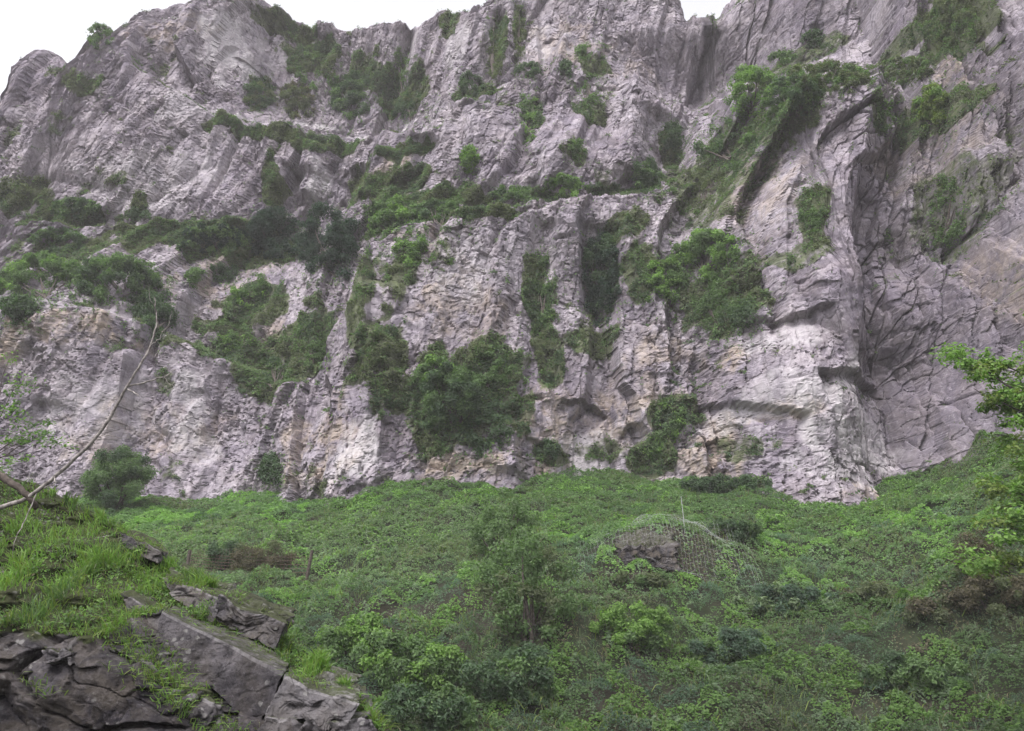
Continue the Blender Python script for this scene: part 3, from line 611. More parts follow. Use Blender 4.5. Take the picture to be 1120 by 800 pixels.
# ------------------------------------------------------------------ shrubs
OUT = unit(np.array([0, -0.88, 0.48])); FRINGE = []
def shrub(px, py, rx, ry, kind, label, thick=None, surf='cliff', name='shrub', cat='shrub', leaf=None, cover=3.6, hang=0.0, second=None, group=None, stems=True, sparse=0.0, lob=0.34, stem_mat=None):
    H = (lambda a, b: hit(a, b, SURF, n=700)) if surf == 'cliff' else (lambda a, b: hit_hill(a, b))
    if surf == 'cliff': FRINGE.append((px, py, rx, ry, kind))
    base = H([px], [py + ry * (0.55 if surf == 'cliff' else 0.95)])[0]
    k = base[1] / (CP * F); wx, wz = rx * k, ry * k
    if thick is None: thick = 0.9 * min(wx, wz)
    rl = max(0.28, lob * 0.62 * min(wx, wz)); nl = int(np.clip(1.9 * wx * wz / rl ** 2, 9, 220))
    a = rng.uniform(0, 2 * np.pi, nl); r = np.sqrt(rng.random(nl)) * rng.uniform(0.75, 1.14, nl); u = r * np.cos(a); v = r * np.sin(a)
    prof = np.clip(1 - r ** 2, 0.05, 1)
    if surf == 'cliff':
        C = H(px + u * rx * 0.9, py + v * ry * 0.9); med = np.median(C[:, 1]); C[:, 1] = np.clip(C[:, 1], med - 3, med + 2.2)
        # keep the lobe on its line of growth even if the rock behind it falls back
        q = at(px + u * rx * 0.9, py + v * ry * 0.9, C[:, 1]); C = q + OUT * (thick * prof * rng.uniform(0.25, 1.0, nl))[:, None]
    else:
        cz = base + np.array([0, 0, wz * 0.95])
        C = cz + np.stack([u * wx * 0.9, rng.uniform(-1, 1, nl) * thick * np.sqrt(prof), -v * wz * 0.9], -1)
    R_ = rl * rng.uniform(0.55, 1.25, nl)
    patchy = surf == 'cliff' and (sparse > 0 or name == 'creeper')
    ls = leaf or float(np.clip(0.0033 * base[1], 0.06, 0.26)); nleaf = (cover * 1.7 * R_ ** 2 * 3.14 / (ls * ls * 0.3) * (1 - sparse)).astype(int) + 4
    li = np.repeat(np.arange(nl), nleaf); m = len(li); D = unit(rng.normal(size=(m, 3)) + np.array([0, -0.25, 0.2]))
    rad = R_[li] * (0.35 + 1.0 * rng.random(m) ** 0.8)
    stretch = np.array([1.0, 0.9, 0.85 + hang]); P = C[li] + D * rad[:, None] * stretch + rng.normal(size=(m, 3)) * ls * 0.3
    if surf == 'cliff' and not patchy:
        q_ = fbm2(P[:, 0] / 1.1 + 3, P[:, 2] / 1.1, 3, 72) + rng.normal(0, .12, m); kp_ = q_ > -0.62 + 0.85 * r[li] ** 2; kp_[:20] = True
        P, D, li = P[kp_], D[kp_], li[kp_]; m = len(li)
    if patchy:
        q_ = fbm2(P[:, 0] / 1.5 + 3, P[:, 2] / 1.9, 3, 71); kp_ = q_ > rng.uniform(-0.25, 0.25, m) + (0.14 if sparse else 0.02); kp_[:20] = True
        P, D, li = P[kp_], D[kp_], li[kp_]; m = len(li)
    N = D * 0.9 + np.array([0, -0.15, 0.55]) + rng.normal(size=(m, 3)) * 0.5
    col = kcol(kind, m)
    if second:
        pick = (rng.random(nl) < 0.35)[li]; col[pick] = kcol(second, pick.sum())
    col = col * rng.uniform(0.85, 1.15, nl)[li][:, None]
    root = empty(name, base); tag(root, label, cat, group)
    leaf_obj('foliage', P, N, ls * rng.uniform(0.7, 1.25, m), col, M_LEAF, root, loc=base)
    if stems:
        lst = []; sel = rng.choice(nl, min(nl, 9), replace=False); b0 = base + np.array([0, 0.3, -0.1])
        for s_ in sel:
            p = wiggle(b0 + rng.normal(size=3) * 0.1 * min(wx, 2), b0 + (C[s_] + np.array([0, .25, 0]) - b0) * 0.85, 6, 0.06 * rl + 0.02); lst.append((p, np.linspace(0.05, 0.012, 6) * np.clip(wz, 0.5, 3)))
        tubes_obj('stem', lst, stem_mat or M_BARK, root, 5, base)
    return root
G1 = 'shrubs growing on the cliff ledges'
S = lambda *a, **k: shrub(*a, group=k.pop('group', G1), **k)
S(822,106,33,32,'bright','big bright green rounded bush at the left end of the right buttress high ledge', second='mid', thick=2.2)
S(905,87,64,18,'olive','long strip of olive scrub along the high ledge beside the big bright bush', second='mid')
S(990,80,35,17,'olive','olive scrub where the high ledge meets the overgrown gully', second='mid')
S(1038,22,24,42,'olive','tall olive scrub filling the gully at the top right of the cliff', second='mid')
S(1018,122,22,28,'yellow','yellow green bush alone on the rock below the top right gully', second='bright', thick=1.6)
S(868,108,38,24,'dark','dark scrub hanging just below the high ledge of the right buttress', second='mid')
S(800,160,48,32,'mid','mass of green scrub spilling down below the big bright rounded bush', second='dark', thick=0.8, sparse=.2)
S(770,205,32,32,'olive','loose olive scrub low in the gully left of the right buttress', thick=0.7, sparse=0.35)
S(706,196,20,25,'dark','dark round bush at the right end of the long middle ledge', second='mid')
S(656,308,25,58,'deep','tall narrow dark evergreen standing in the vertical gully of the middle wall', name='evergreen', cat='evergreen', thick=2.6, hang=0.3, second='dark')
S(772,283,52,30,'bright','spreading bright green bush in the middle of the overgrown gully', second='mid', thick=2.0)
S(728,308,26,26,'mid','green bush next to the spreading bright green bush on its left', second='bright', thick=1.5)
S(792,340,34,38,'mid','green creeper hanging below the spreading bright green bush', name='creeper', cat='creeper', thick=0.6, hang=0.5, second='dark')
S(494,442,42,38,'dark','largest dark rounded bush low on the centre of the cliff', second='mid', thick=3.2)
S(478,418,30,20,'mid','green bush crowning the largest dark rounded bush', thick=2.6, second='bright')
S(540,405,38,32,'mid','grey green scrub up and right of the largest dark rounded bush', second='olive', thick=1.0, sparse=.3)
S(530,465,30,30,'dark','dark creeper trailing below the right side of the largest rounded bush', thick=0.9, name='creeper', cat='creeper')
S(414,396,18,34,'olive','olive scrub on the rock left of the largest dark rounded bush', second='mid', thick=0.6, sparse=.45)
S(362,268,40,44,'deep','dark tall evergreen bush at the right end of the dark ledge thicket', name='evergreen', cat='evergreen', thick=2.8)
S(300,262,40,32,'deep','dark evergreen bush in the middle of the dark ledge thicket', name='evergreen', cat='evergreen', thick=2.5)
S(235,265,45,18,'deep','low dark evergreen bush at the left end of the dark ledge thicket', name='evergreen', cat='evergreen', thick=1.8, second='mid')
S(50,312,62,27,'mid','broad green thicket above the lower left rock wall reaching the left edge', second='bright', thick=3.0, name='thicket', cat='thicket')
S(135,312,62,27,'mid','broad green thicket above the lower left rock wall behind the dead branch tip', second='dark', thick=3.0, name='thicket', cat='thicket')
S(168,348,26,32,'dark','dark drape of foliage hanging off the end of the broad green thickets', thick=1.5, hang=.4)
S(20,340,26,18,'dark','dark foliage hanging under the broad thicket at the left edge', thick=1.2)
S(66,265,36,15,'dark','low dark bush on the left terrace just above the broad green thickets', second='mid')
S(85,232,36,14,'dark','low dark bush at the foot of the upper left crag', second='mid')
S(20,212,22,22,'olive','olive scrub on the terrace at the far left of the upper crag', sparse=.3)
S(150,238,16,8,'dark','small dark bush under the upper left crag beside the low dark bush')
S(110,42,15,15,'mid','small bush perched on the skyline notch of the upper left crag', second='dark')
S(283,105,20,26,'dark','dark scrub at the left side of the high recess above the ledge path', second='olive', thick=.9)
S(325,112,24,22,'olive','brownish olive bush inside the high recess above the ledge path', second='brown', thick=1.2)
S(382,106,28,32,'dark','dark grey green bush on the right side of the high recess', second='mid', thick=1.2)
S(345,78,26,20,'mid','pale green scrub up in the high recess under the skyline', sparse=.45, thick=.6)
S(452,120,32,18,'dark','dark bush at the foot of the upper buttress columns above the ledge path', second='olive', thick=1.4)
S(440,85,13,38,'mid','green creeper climbing the gully between the upper buttress columns', sparse=.2, thick=.7, name='creeper', cat='creeper')
S(515,97,17,16,'dark','small dark bush by the ledge under the tallest upper buttress')
S(540,58,9,48,'olive','olive creeper in the upper chimney, left of two', sparse=.2, thick=.6, name='creeper', cat='creeper')
S(568,35,8,45,'olive','olive creeper in the upper chimney, right of two', sparse=.2, thick=.6, name='creeper', cat='creeper')
S(578,78,20,9,'dark','low dark bush at the foot of the upper chimneys')
S(648,58,22,12,'mid','small green bush high on the face of the tallest buttress', sparse=.2)
S(618,78,9,12,'dark','tiny dark tuft of bush high on the tallest buttress')
S(645,100,20,22,'mid','grey green scrub below the small green bush on the tallest buttress', sparse=.4, thick=.6)
S(578,130,12,36,'mid','green scrub strip up the groove of the central rib', sparse=.3, thick=.6, second='bright')
S(735,152,13,22,'dark','dark bush in the groove right of the central ribs')
S(513,177,12,19,'bright','small bright green bush on the central rock above the middle ledge', second='mid')
S(632,165,12,12,'mid','little green bush on the central rib near the middle ledge')
S(615,206,28,14,'mid','green bush sprawling on the long middle ledge', second='bright')
S(560,216,32,12,'mid','low green scrub along the long middle ledge beside the sprawling bush', second='dark')
S(480,238,42,20,'mid','green scrub at the left part of the long middle ledge', second='dark', thick=1.3)
S(425,240,30,26,'mid','green scrub where the middle ledge meets the dark thicket', second='bright', thick=1.4)
S(452,272,22,24,'mid','green creeper spilling over the top of the middle wall', sparse=.2, thick=.7, name='creeper', cat='creeper', second='bright')
S(593,322,13,58,'mid','creeper column up the groove left of the tall narrow evergreen', thick=.5, name='creeper', cat='creeper', second='dark', sparse=.4)
S(275,322,28,20,'mid','pale green bush on the broken rock below the dark thicket', second='bright', sparse=.2)
S(245,300,18,12,'dark','small dark bush on the broken rock under the dark thicket')
S(215,305,14,12,'mid','small green tuft of bush on the broken rock near the broad thicket')
S(258,372,30,20,'mid','green bush on the slanting grassy ramp of the left gully', second='bright', thick=.9, sparse=.3)
S(300,412,24,22,'mid','green bush low on the grassy ramp of the left gully', second='dark', thick=.8, sparse=.25)
S(340,378,20,34,'mid','green creeper on the wall beside the left gully', sparse=.4, thick=.5, name='creeper', cat='creeper')
S(296,515,14,20,'dark','dark bush wedged in the cleft at the foot of the left gully')
S(735,458,18,26,'mid','pale creeper near the foot of the cliff left of the overhangs', sparse=.3, thick=.5, second='bright', name='creeper', cat='creeper')
S(716,490,12,20,'mid','green bush at the foot of the cliff left of the overhangs', sparse=.2, second='bright')
S(600,494,16,12,'dark','small dark bush under the rock roof near the cliff foot')
S(1036,235,20,48,'mid','green creeper on the right hand wall below the yellow green bush', sparse=.45, thick=.5, name='creeper', cat='creeper')
S(968,125,14,24,'mid','thin creeper on the top of the right buttress beside the yellow green bush', sparse=.45, thick=.5, name='creeper', cat='creeper')
S(888,232,14,40,'mid','thin green creeper in the middle of the right buttress', sparse=.5, thick=.4, name='creeper', cat='creeper')
S(890,45,14,12,'dark','little dark bush above the high ledge of the right buttress')
S(855,65,18,9,'mid','little green bush left of the dark one above the high ledge')
S(850,130,12,18,'mid','small tuft of bush under the dark hanging scrub', sparse=.3)
S(800,350,1,1,'mid','x') if False else None
def fringe_ivy():
    Ps, Cs = [], []
    for px, py, rx, ry, kind in FRINGE:
        n = int(np.clip(rx * ry * 3.0, 300, 5200)); a = rng.uniform(0, 2 * np.pi, n); r = np.abs(rng.normal(0, .62, n)) + .35
        u = px + r * np.cos(a) * (rx + 5); v = py + r * np.sin(a) * (ry + 5) + 3
        k = fbm2(u / 7.0, v / 8.0, 3, 650) + 0.20 - 0.26 * r; ok = k > rng.uniform(-.05, .3, n); u, v = u[ok], v[ok]
        if not len(u): continue
        p = hit(u, v, SURF, n=420); p[:, 1] -= .05 + .3 * rng.random(len(u)); Ps.append(p[p[:, 1] < 130]); Cs.append(kcol('olive' if kind in ('olive', 'brown') else 'mid', (p[:, 1] < 130).sum()))
    P = np.concatenate(Ps); c = np.concatenate(Cs); n = len(P); m = rng.random(n) < .3; c[m] = kcol('dark', m.sum()); m = rng.random(n) < .12; c[m] = kcol('bright', m.sum())
    tag(leaf_obj('cliff_ivy', P, np.array([0, -.7, .75]) + rng.normal(size=(n, 3)) * .5, rng.uniform(.13, .27, n), c, M_LEAF), 'loose ivy and weeds straggling out around the shrubs of the cliff', 'ivy', kind='stuff')
fringe_ivy()
G2 = 'bushes on the slope'
H_ = lambda *a, **k: shrub(*a, surf='hill', group=G2, **k)
H_(125,527,36,36,'mid','leafy dark green bush at the top of the slope beside the near bank', second='dark', thick=1.6, leaf=0.16)
H_(245,610,24,15,'dark','low dark bush next to the old fence', second='mid', leaf=.17)
H_(285,614,40,20,'brown','brown tangle of dead brambles against the old fence', second='olive', sparse=.55, thick=.8, leaf=.10, name='bramble', cat='bramble')
H_(578,655,48,58,'mid','tall feathery pale green bush in the middle of the slope', second='olive', sparse=.55, lob=.34, leaf=.17, thick=1.6)
H_(550,585,38,42,'mid','thin young tree behind the feathery bush on the slope', second='mid', sparse=.6, lob=.32, leaf=.17, thick=1.2, name='young_tree', cat='tree')
H_(385,708,45,24,'bright','bright green bush beside the end of the near rock outcrop', second='mid', leaf=.17)
H_(450,738,50,30,'mid','mid green bush right of the bright bush near the outcrop', second='bright', leaf=.17)
H_(470,785,60,28,'dark','dark bush at the bottom of the picture right of the outcrop', second='mid', leaf=.17)
H_(560,745,50,28,'dark','dark bush on the low bank below the feathery bush', second='mid', leaf=.17, sparse=.2)
H_(690,688,44,20,'bright','bright green leafy bush below the netted outcrop', second='mid', leaf=.14)
H_(800,710,50,18,'blue','grey green bush low on the slope below the netted outcrop', second='mid', leaf=.14)
H_(960,655,45,14,'olive','olive brown bramble heap on the right of the slope', second='brown', leaf=.17, sparse=.3, name='bramble', cat='bramble')
H_(1010,740,60,20,'mid','green bush at the lower right of the slope', second='dark', leaf=.17)
H_(860,660,50,14,'blue','grey leaved bush beside the netted outcrop on its right', second='pale', leaf=.17)
H_(800,532,60,10,'dark','dark low bush on the slope against the cliff foot below the overhangs', leaf=.2)
H_(695,634,34,9,'olive','olive brambles growing below the dark rock face under the netting',second='mid',leaf=.14,name='bramble',cat='bramble')
H_(800,580,34,10,'dark','dark ivy heap on the hump right of the steel pole',second='mid',leaf=.14)
H_(1100,655,45,22,'brown','wide brown bramble bank in the shade below the right hand tree',second='olive',leaf=.13,name='bramble',cat='bramble')
H_(1030,668,40,12,'olive','olive bramble patch on the bare bank left of the right hand tree foot',second='brown',leaf=.13,name='bramble',cat='bramble')
H_(1075,610,30,26,'brown','brown dry scrub on the bank under the right hand tree', second='olive', sparse=.5, leaf=.12)

# ------------------------------------------------------------------ near bank and outcrop
NB_C = [(-150,470,16.5),(0,520,15),(60,545,14.5),(120,575,14),(160,600,13.6),(230,642,13),(310,700,12.2),(370,750,11.4),(425,805,10.8),(470,850,10.4),
        (-150,600,12.6),(0,600,12.4),(80,610,12.5),(140,640,12.4),(-150,690,10.8),(0,690,10.7),(70,690,10.9),(140,690,11.2),(200,720,11.3),(270,760,11.1),(330,780,10.9),
        (-150,800,10.2),(0,800,10.2),(100,800,10.3),(160,740,10.8),(170,800,10.4),(250,800,10.5),(350,810,10.6),(0,950,9.9),(200,950,9.9),(400,950,9.9),(-150,950,9.9)]
nb = np.array(NB_C, float); q = at(nb[:, 0], nb[:, 1], nb[:, 2]); tpsN = TPS(q[:, [0, 2]], nb[:, 2], reg=1e-3, sc=3)
NSK = np.array([(-200,470),(-60,505),(0,520),(30,528),(60,545),(100,562),(140,588),(175,615),(230,645),(310,703),(370,752),(425,806),(500,880),(560,940)], float)
ns = hit(NSK[:, 0], NSK[:, 1], tpsN, 6, 20, 300)
nxs = np.linspace(-11.5, -0.6, 620); nzt = np.interp(nxs, ns[:, 0], ns[:, 2]) + 0.06 * fbm2(nxs / 0.4, nxs * 0, 3, 700); nzb = np.full_like(nxs, -3.2)
nt_ = np.linspace(0, 1, 480); NX = np.broadcast_to(nxs, (480, 620)).copy(); NZ = nzb[None] + (nzt - nzb)[None] * nt_[:, None]
NYm = tpsN(NX, NZ)
dip = R(27); a_ = NX * math.cos(dip) - NZ * math.sin(dip); b_ = NZ * math.cos(dip) + NX * math.sin(dip)
a_ = a_ + 0.12 * fbm2(NX / .5, NZ / .5, 3, 710); b_ = b_ + 0.10 * fbm2(NX / .6, NZ / .6, 3, 720)
ROCKL = hit([-60,0,60,110,140,165,200,300,420,520],[700,692,688,694,672,660,672,728,806,880], tpsN, 6, 20, 300)
grassy = sstep(-0.25, 0.35, (np.gradient(NYm, axis=0) / np.gradient(NZ, axis=0)) - 0.75 + 0.3 * fbm2(NX / .5, NZ / .5, 3, 730))
grassy = grassy * sstep(-.25, .1, NZ - np.interp(NX, ROCKL[:, 0], ROCKL[:, 2]) + .15 * fbm2(NX / .4, NZ / .3, 3, 735))
rk = 0.36 * blocks(a_ / 1.6, b_ / 0.75, 740, 0.5, 0.6, .05) + 0.11 * blocks(a_ / 0.6, b_ / 0.3, 750, 0.5, 0.9, .07) + 0.025 * blocks(a_ / .2, b_ / .13, 760, .8, .3, .1) + 0.10 * fbm2(NX / .5, NZ / .4, 5, 765)
NY = NYm + (1 - 0.75 * grassy) * rk + 0.6 * grassy * fbm2(NX / 0.75, NZ / 0.4, 4, 770)
pl = [np.stack([nxs, NY[-1] + d, nzt + h], -1) for d, h in ((0.3, 0.02), (1.2, -0.1), (3, -1.0), (8, -5))]
V = np.concatenate([np.stack([NX, NY, NZ], -1).reshape(-1, 3), np.stack(pl).reshape(-1, 3)])
vg = np.concatenate([np.clip(grassy * 0.95, 0, 1).ravel(), np.full(4 * 620, .9)])
bank = link('bank', mesh_np('bank', V, [gridfaces(484, 620)], np.stack([vg, 0 * vg, 0.25 + 0 * vg, 0.5 + 0 * vg], -1)), M_NEAR)
tag(bank, 'near grassy rock bank rising to the left in front of the slope', 'bank', kind='structure')
def NSURF2(x, z):
    i = np.clip(((x - nxs[0]) / (nxs[-1] - nxs[0]) * 619).astype(int), 0, 619); j = np.clip((z - nzb[i]) / (nzt[i] - nzb[i]), 0, 1) * 479
    return np.where(z > nzt[i] + .02, 60., NY[j.astype(int), i])
NSURF = Grid2(-11.5, -0.6, 620, -3.2, 4.5, 480, lambda X, Z: np.where(Z > np.interp(X, nxs, nzt) + .01, 60., tpsN(X, Z)))

def rock_slab(name, quad, depth, back, label, seed, wash=0.1, warm=0.2, veg=0.1, disp=0.05, cat='rock', nu=110, nv=60, nd=40, top_moss=0.55, strat=0.0):
    """quad TL,TR,BR,BL in photo pixels with a depth each; the block runs back along `back`"""
    fr = np.array([at(p[0], p[1], d) for p, d in zip(quad, depth)]); bk = fr + np.asarray(back, float)
    c0 = fr.mean(0)
    def face(A, B, C, D, n, m):     # A->B along u, A->D along v
        u = np.linspace(0, 1, n)[None, :, None]; v = np.linspace(0, 1, m)[:, None, None]
        return (A * (1 - u) + B * u) * (1 - v) + (D * (1 - u) + C * u) * v
    TL, TR, BR, BL = fr; tl, tr, br, bl = bk
    Fs = [(TL, TR, BR, BL, nu, nv), (tl, tr, TR, TL, nu, nd), (TR, tr, br, BR, nd, nv), (tl, TL, BL, bl, nd, nv), (BL, BR, br, bl, nu, nd)]
    cen = (fr.mean(0) + bk.mean(0)) / 2; ext = np.abs(np.concatenate([fr, bk]) - cen).max()
    Vs, Q, b, AT = [], [], 0, []
    for k, (A, B, C, D, n, m) in enumerate(Fs):
        P = face(A, B, C, D, n, m).reshape(-1, 3)
        w = P + 0.04 * np.stack([fbm3(P[:, 0] * 3, P[:, 1] * 3, P[:, 2] * 3, 3, seed + i) for i in range(3)], -1)
        # blocks in 3D: quantised noise gives broken steps
        g = fbm3(P[:, 0] * 1.6, P[:, 1] * 1.6, P[:, 2] * 1.6, 3, seed + 9)
        stp = np.round(fbm3(w[:, 0] * 3.2, w[:, 1] * 3.2, w[:, 2] * 5.0, 2, seed + 20) * 5) / 5
        f = fbm3(P[:, 0] * 13, P[:, 1] * 13, P[:, 2] * 13, 4, seed + 30)
        dir_ = unit(P - cen)
        # round the arrises a little
        rid = 1 - np.abs(fbm3(P[:, 0] * 2.3 + 9, P[:, 1] * 2.3, P[:, 2] * 3.4, 3, seed + 40)) * 7
        P = P + dir_ * (disp * (1.9 * g + 1.7 * stp + 0.6 * f - 1.1 * np.clip(rid, 0, 1)))[:, None]
        P[:, 2] += disp * 1.6 * fbm3(P[:, 0] * 2.6, P[:, 1] * 2.6, P[:, 2] * 2.6, 3, seed + 50)
        Vs.append(P); Q.append(gridfaces(m, n, True) + b); b += len(P)
        vv = np.full(len(P), top_moss if k == 1 else veg); AT.append(np.stack([vv, wash * (1 if k else 0.5) + (0.28 if k == 1 else 0.45 * (np.tile(np.linspace(0, 1, m)[:, None], (1, n)).ravel() < .07) if k == 0 else 0) + 0 * P[:, 0], np.full(len(P), warm), np.full(len(P), .5)], -1))
    o = link(name, mesh_np(name, np.concatenate(Vs) - c0, [np.concatenate(Q)], np.concatenate(AT)), M_NEAR); o.location = c0
    return tag(o, label, cat, 'rocks of the near outcrop' if name != 'outcrop' else None, 'thing')
BK = (-0.25, 1.5, 0.25)
rock_slab('rock_slab', [(176,630),(240,652),(232,682),(190,656)], (12.3,12.1,12.0,12.1), BK, 'pale upper slab of the near outcrop with cracked weathered edge', 11, wash=.55, warm=.5, disp=.052)
rock_slab('rock_slab', [(240,654),(311,684),(301,709),(234,683)], (12.05,11.8,11.75,12.0), BK, 'squared end slab jutting out at the top right of the near outcrop', 12, wash=.3, warm=.4, disp=.052)
rock_slab('rock_slab', [(178,669),(312,736),(282,796),(168,704)], (11.4,11.0,10.85,11.2), BK, 'large smooth dark slab in the middle of the near outcrop with pale rim', 13, wash=.06, warm=.1, disp=.02, top_moss=.45)
rock_slab('rock_slab', [(146,722),(245,775),(240,830),(140,800)], (10.9,10.7,10.5,10.5), BK, 'dark broken slab under the large smooth slab at the bottom edge', 14, wash=.25, warm=.2, disp=.090)
rock_slab('rock_slab', [(313,740),(392,768),(372,800),(290,787)], (11.0,10.7,10.6,10.85), BK, 'pale grey slab at the right end of the near outcrop', 15, wash=.6, warm=.2, disp=.060, top_moss=.5)
rock_slab('rock_slab', [(292,786),(398,786),(425,850),(250,850)], (10.8,10.55,10.4,10.6), BK, 'lowest pale slab at the right foot of the near outcrop with mossy edge', 16, wash=.5, warm=.15, disp=.075, top_moss=.5)
rock_slab('rock_slab', [(128,578),(175,604),(172,618),(134,596)], (13.3,13.1,13.0,13.2), (-.1,.8,.1), 'small rock at the top of the near bank above the slabs', 17, wash=.4, warm=.4, disp=.060, nu=60, nv=40)
rock_slab('rock_slab', [(138,652),(178,668),(176,690),(140,680)], (11.75,11.6,11.5,11.6), (-.1,.8,.1), 'small pale rock beside the left end of the large smooth slab', 18, wash=.4, warm=.3, disp=.060, nu=60, nv=40)
rock_slab('boulder', [(38,704),(78,708),(76,738),(40,728)], (10.5,10.45,10.3,10.35), (0,.7,.1), 'rounded grey rock in the dark face at the lower left', 19, wash=.3, warm=.2, disp=.105, nu=60, nv=50)

rock_slab('outcrop', [(676,600),(738,594),(742,624),(668,630)], (45.0,45.0,44.7,44.7), (0,1.2,.9), 'dark earthy rock face under the netting on the slope', 31, wash=.05, warm=.5, disp=.15, top_moss=.45, veg=.12)
# grass on the bank
def bank_pts(n, pxr=(-20, 430), pyr=(500, 800)):
    px = rng.uniform(*pxr, n); py = rng.uniform(*pyr, n); p = hit(px, py, NSURF, 6, 24, 260); ok = p[:, 1] < 18
    return p[ok]
def bank_grass():
    p = bank_pts(70000); X, Y, Z = p.T
    iu = np.clip((X + 11.5) / 10.9 * 619, 0, 618).astype(int); iv = np.clip((Z + 3.2) / (nzt[iu] + 3.2) * 479, 0, 478).astype(int)
    gr = grassy[iv, iu]; tuft = fbm2(X / 0.35, Z / 0.35, 3, 801)
    zr = np.interp(X, ROCKL[:, 0], ROCKL[:, 2]) + .12 * tuft; ok = (gr + 0.5 * tuft > 0.45) & ((Z > zr) | (rng.random(len(X)) < .10 * (tuft > .1))) & (rng.random(len(X)) < 0.10 + 1.5 * np.clip(tuft + .12, 0, 1)); p = p[ok]; n = len(p); p[:, 1] = NY[iv, iu][ok] + 0.02
    tt = tuft[ok]; L = rng.uniform(0.12, 0.34, n) * (0.6 + 1.3 * np.clip(tt, -.2, .6))
    D = np.stack([rng.normal(0, .3, n), -0.35 + rng.normal(0, .3, n), np.ones(n)], -1)
    big = fbm2(p[:, 0] / 1.2, p[:, 2] / .8, 3, 802)
    c = kcol('bright', n) * 1.12; m = big < -0.05; c[m] = kcol('mid', m.sum()); m = rng.random(n) < 0.28; c[m] = kcol('yellow', m.sum()) * 1.15; m = rng.random(n) < 0.06; c[m] = kcol('olive', m.sum()) * 1.6
    o = blades_obj('grass', p, D, L, rng.uniform(0.004, 0.009, n), c, M_GRASS); tag(o, 'rough bright green grass growing on the near bank', 'grass', kind='stuff')
    # small leafy herbs between
    p = bank_pts(30000); X, Y, Z = p.T
    iu = np.clip((X + 11.5) / 10.9 * 619, 0, 618).astype(int); iv = np.clip((Z + 3.2) / (nzt[iu] + 3.2) * 479, 0, 478).astype(int)
    tuft = fbm2(X / 0.5, Z / 0.4, 3, 811); zr = np.interp(X, ROCKL[:, 0], ROCKL[:, 2]); ok = (grassy[iv, iu] > .35) & (tuft > 0.02) & ((Z > zr) | (rng.random(len(X)) < .12)); p = p[ok]; n = len(p); p[:, 1] = NY[iv, iu][ok]
    p = p + np.stack([0 * X[ok], -rng.random(n) * .06, rng.random(n) * .16 * (0.5 + tuft[ok])], -1)
    c = kcol('mid', n); m = rng.random(n) < .5; c[m] = kcol('bright', m.sum()); m = rng.random(n) < .1; c[m] = kcol('brown', m.sum())
    o = leaf_obj('undergrowth', p, np.array([0, -.5, .9]) + rng.normal(size=(n, 3)) * .5, rng.uniform(.025, .06, n), c, M_LEAF); tag(o, 'small leafy weeds among the grass of the near bank', 'weeds', kind='stuff')
bank_grass()
def fringe():
    P = []
    for pts, d, n in [([(176,631),(240,652),(311,684)],12.35,420),([(178,667),(245,700),(312,735)],11.65,330),([(313,738),(392,766),(424,800)],11.15,420),([(146,720),(245,773)],11.0,160),([(0,690),(60,690),(110,694),(140,672),(178,664)],11.0,520),([(128,577),(175,603)],13.5,140)]:
        q = np.array(pts, float); k = rng.uniform(0, len(q) - 1, n); k = np.round(k * 9 + rng.normal(0, .25, n)) / 9; k = np.clip(k, 0, len(q) - 1.001); i = k.astype(int); f = (k - i)[:, None]
        w_ = q[i] * (1 - f) + q[i + 1] * f + rng.normal(0, [3.5, 1.6], (n, 2)); P.append(at(w_[:, 0], w_[:, 1], d + rng.normal(0, .1, n)))
    for pts, n, sp in [([(100,640),(140,700),(170,735),(205,770),(260,806)], 1500, 15), ([(230,690),(190,716),(215,740)], 120, 6), ([(20,740),(60,760)], 50, 6), ([(120,615),(175,645),(235,684),(300,716)], 700, 6)]:
        q = np.array(pts, float); k = rng.uniform(0, len(q) - 1.001, n); i = k.astype(int); f = (k - i)[:, None]; w_ = q[i] * (1 - f) + q[i + 1] * f + rng.normal(0, [sp, sp * .5], (n, 2))
        h_ = hit(w_[:, 0], w_[:, 1], NSURF2, 6, 24, 400); P.append(h_[h_[:, 1] < 18])
    p = np.concatenate(P); n = len(p); p[:, 2] -= .04
    c = kcol('bright', n); m = rng.random(n) < .45; c[m] = kcol('yellow', m.sum()); m = rng.random(n) < .2; c[m] = kcol('olive', m.sum())
    D = np.stack([rng.normal(.1, .5, n), -.4 + rng.normal(0, .3, n), np.ones(n) * .8], -1)
    tag(blades_obj('grass', p, D, rng.uniform(.08, .22, n), rng.uniform(.004, .008, n), c, M_GRASS, droop=.9), 'tufts of grass overhanging the edges of the near rock slabs', 'grass', kind='stuff')
fringe()

# dead branch on the bank
def pxline(pts): return np.array([at(a, b, d) for a, b, d in pts])
def smooth(p, k=5):
    t0 = np.arange(len(p)); t1 = np.linspace(0, len(p) - 1, (len(p) - 1) * k + 1)
    q = np.stack([np.interp(t1, t0, p[:, i]) for i in range(3)], -1)
    for _ in range(2): q[1:-1] = (q[:-2] + 2 * q[1:-1] + q[2:]) / 4
    return q + np.concatenate([[np.zeros(3)], rng.normal(size=(len(q) - 2, 3)) * .006, [np.zeros(3)]])
br = smooth(pxline([(-40,572,12.2),(0,556,12.2),(30,545,12.2),(62,520,12.1),(95,490,12.0),(118,462,11.9),(135,430,11.8),(152,402,11.7),(165,378,11.7),(172,352,11.7),(169,325,11.7)]))
root = empty('dead_branch', br[0]); tag(root, 'long bare grey dead branch slanting up from the near bank', 'branch')
limb = tubes_obj('limb', [(br, np.interp(np.linspace(0, 1, len(br)), [0, .3, .7, 1], [.036, .027, .016, .006]))], M_DEAD, root, 8, br[0])
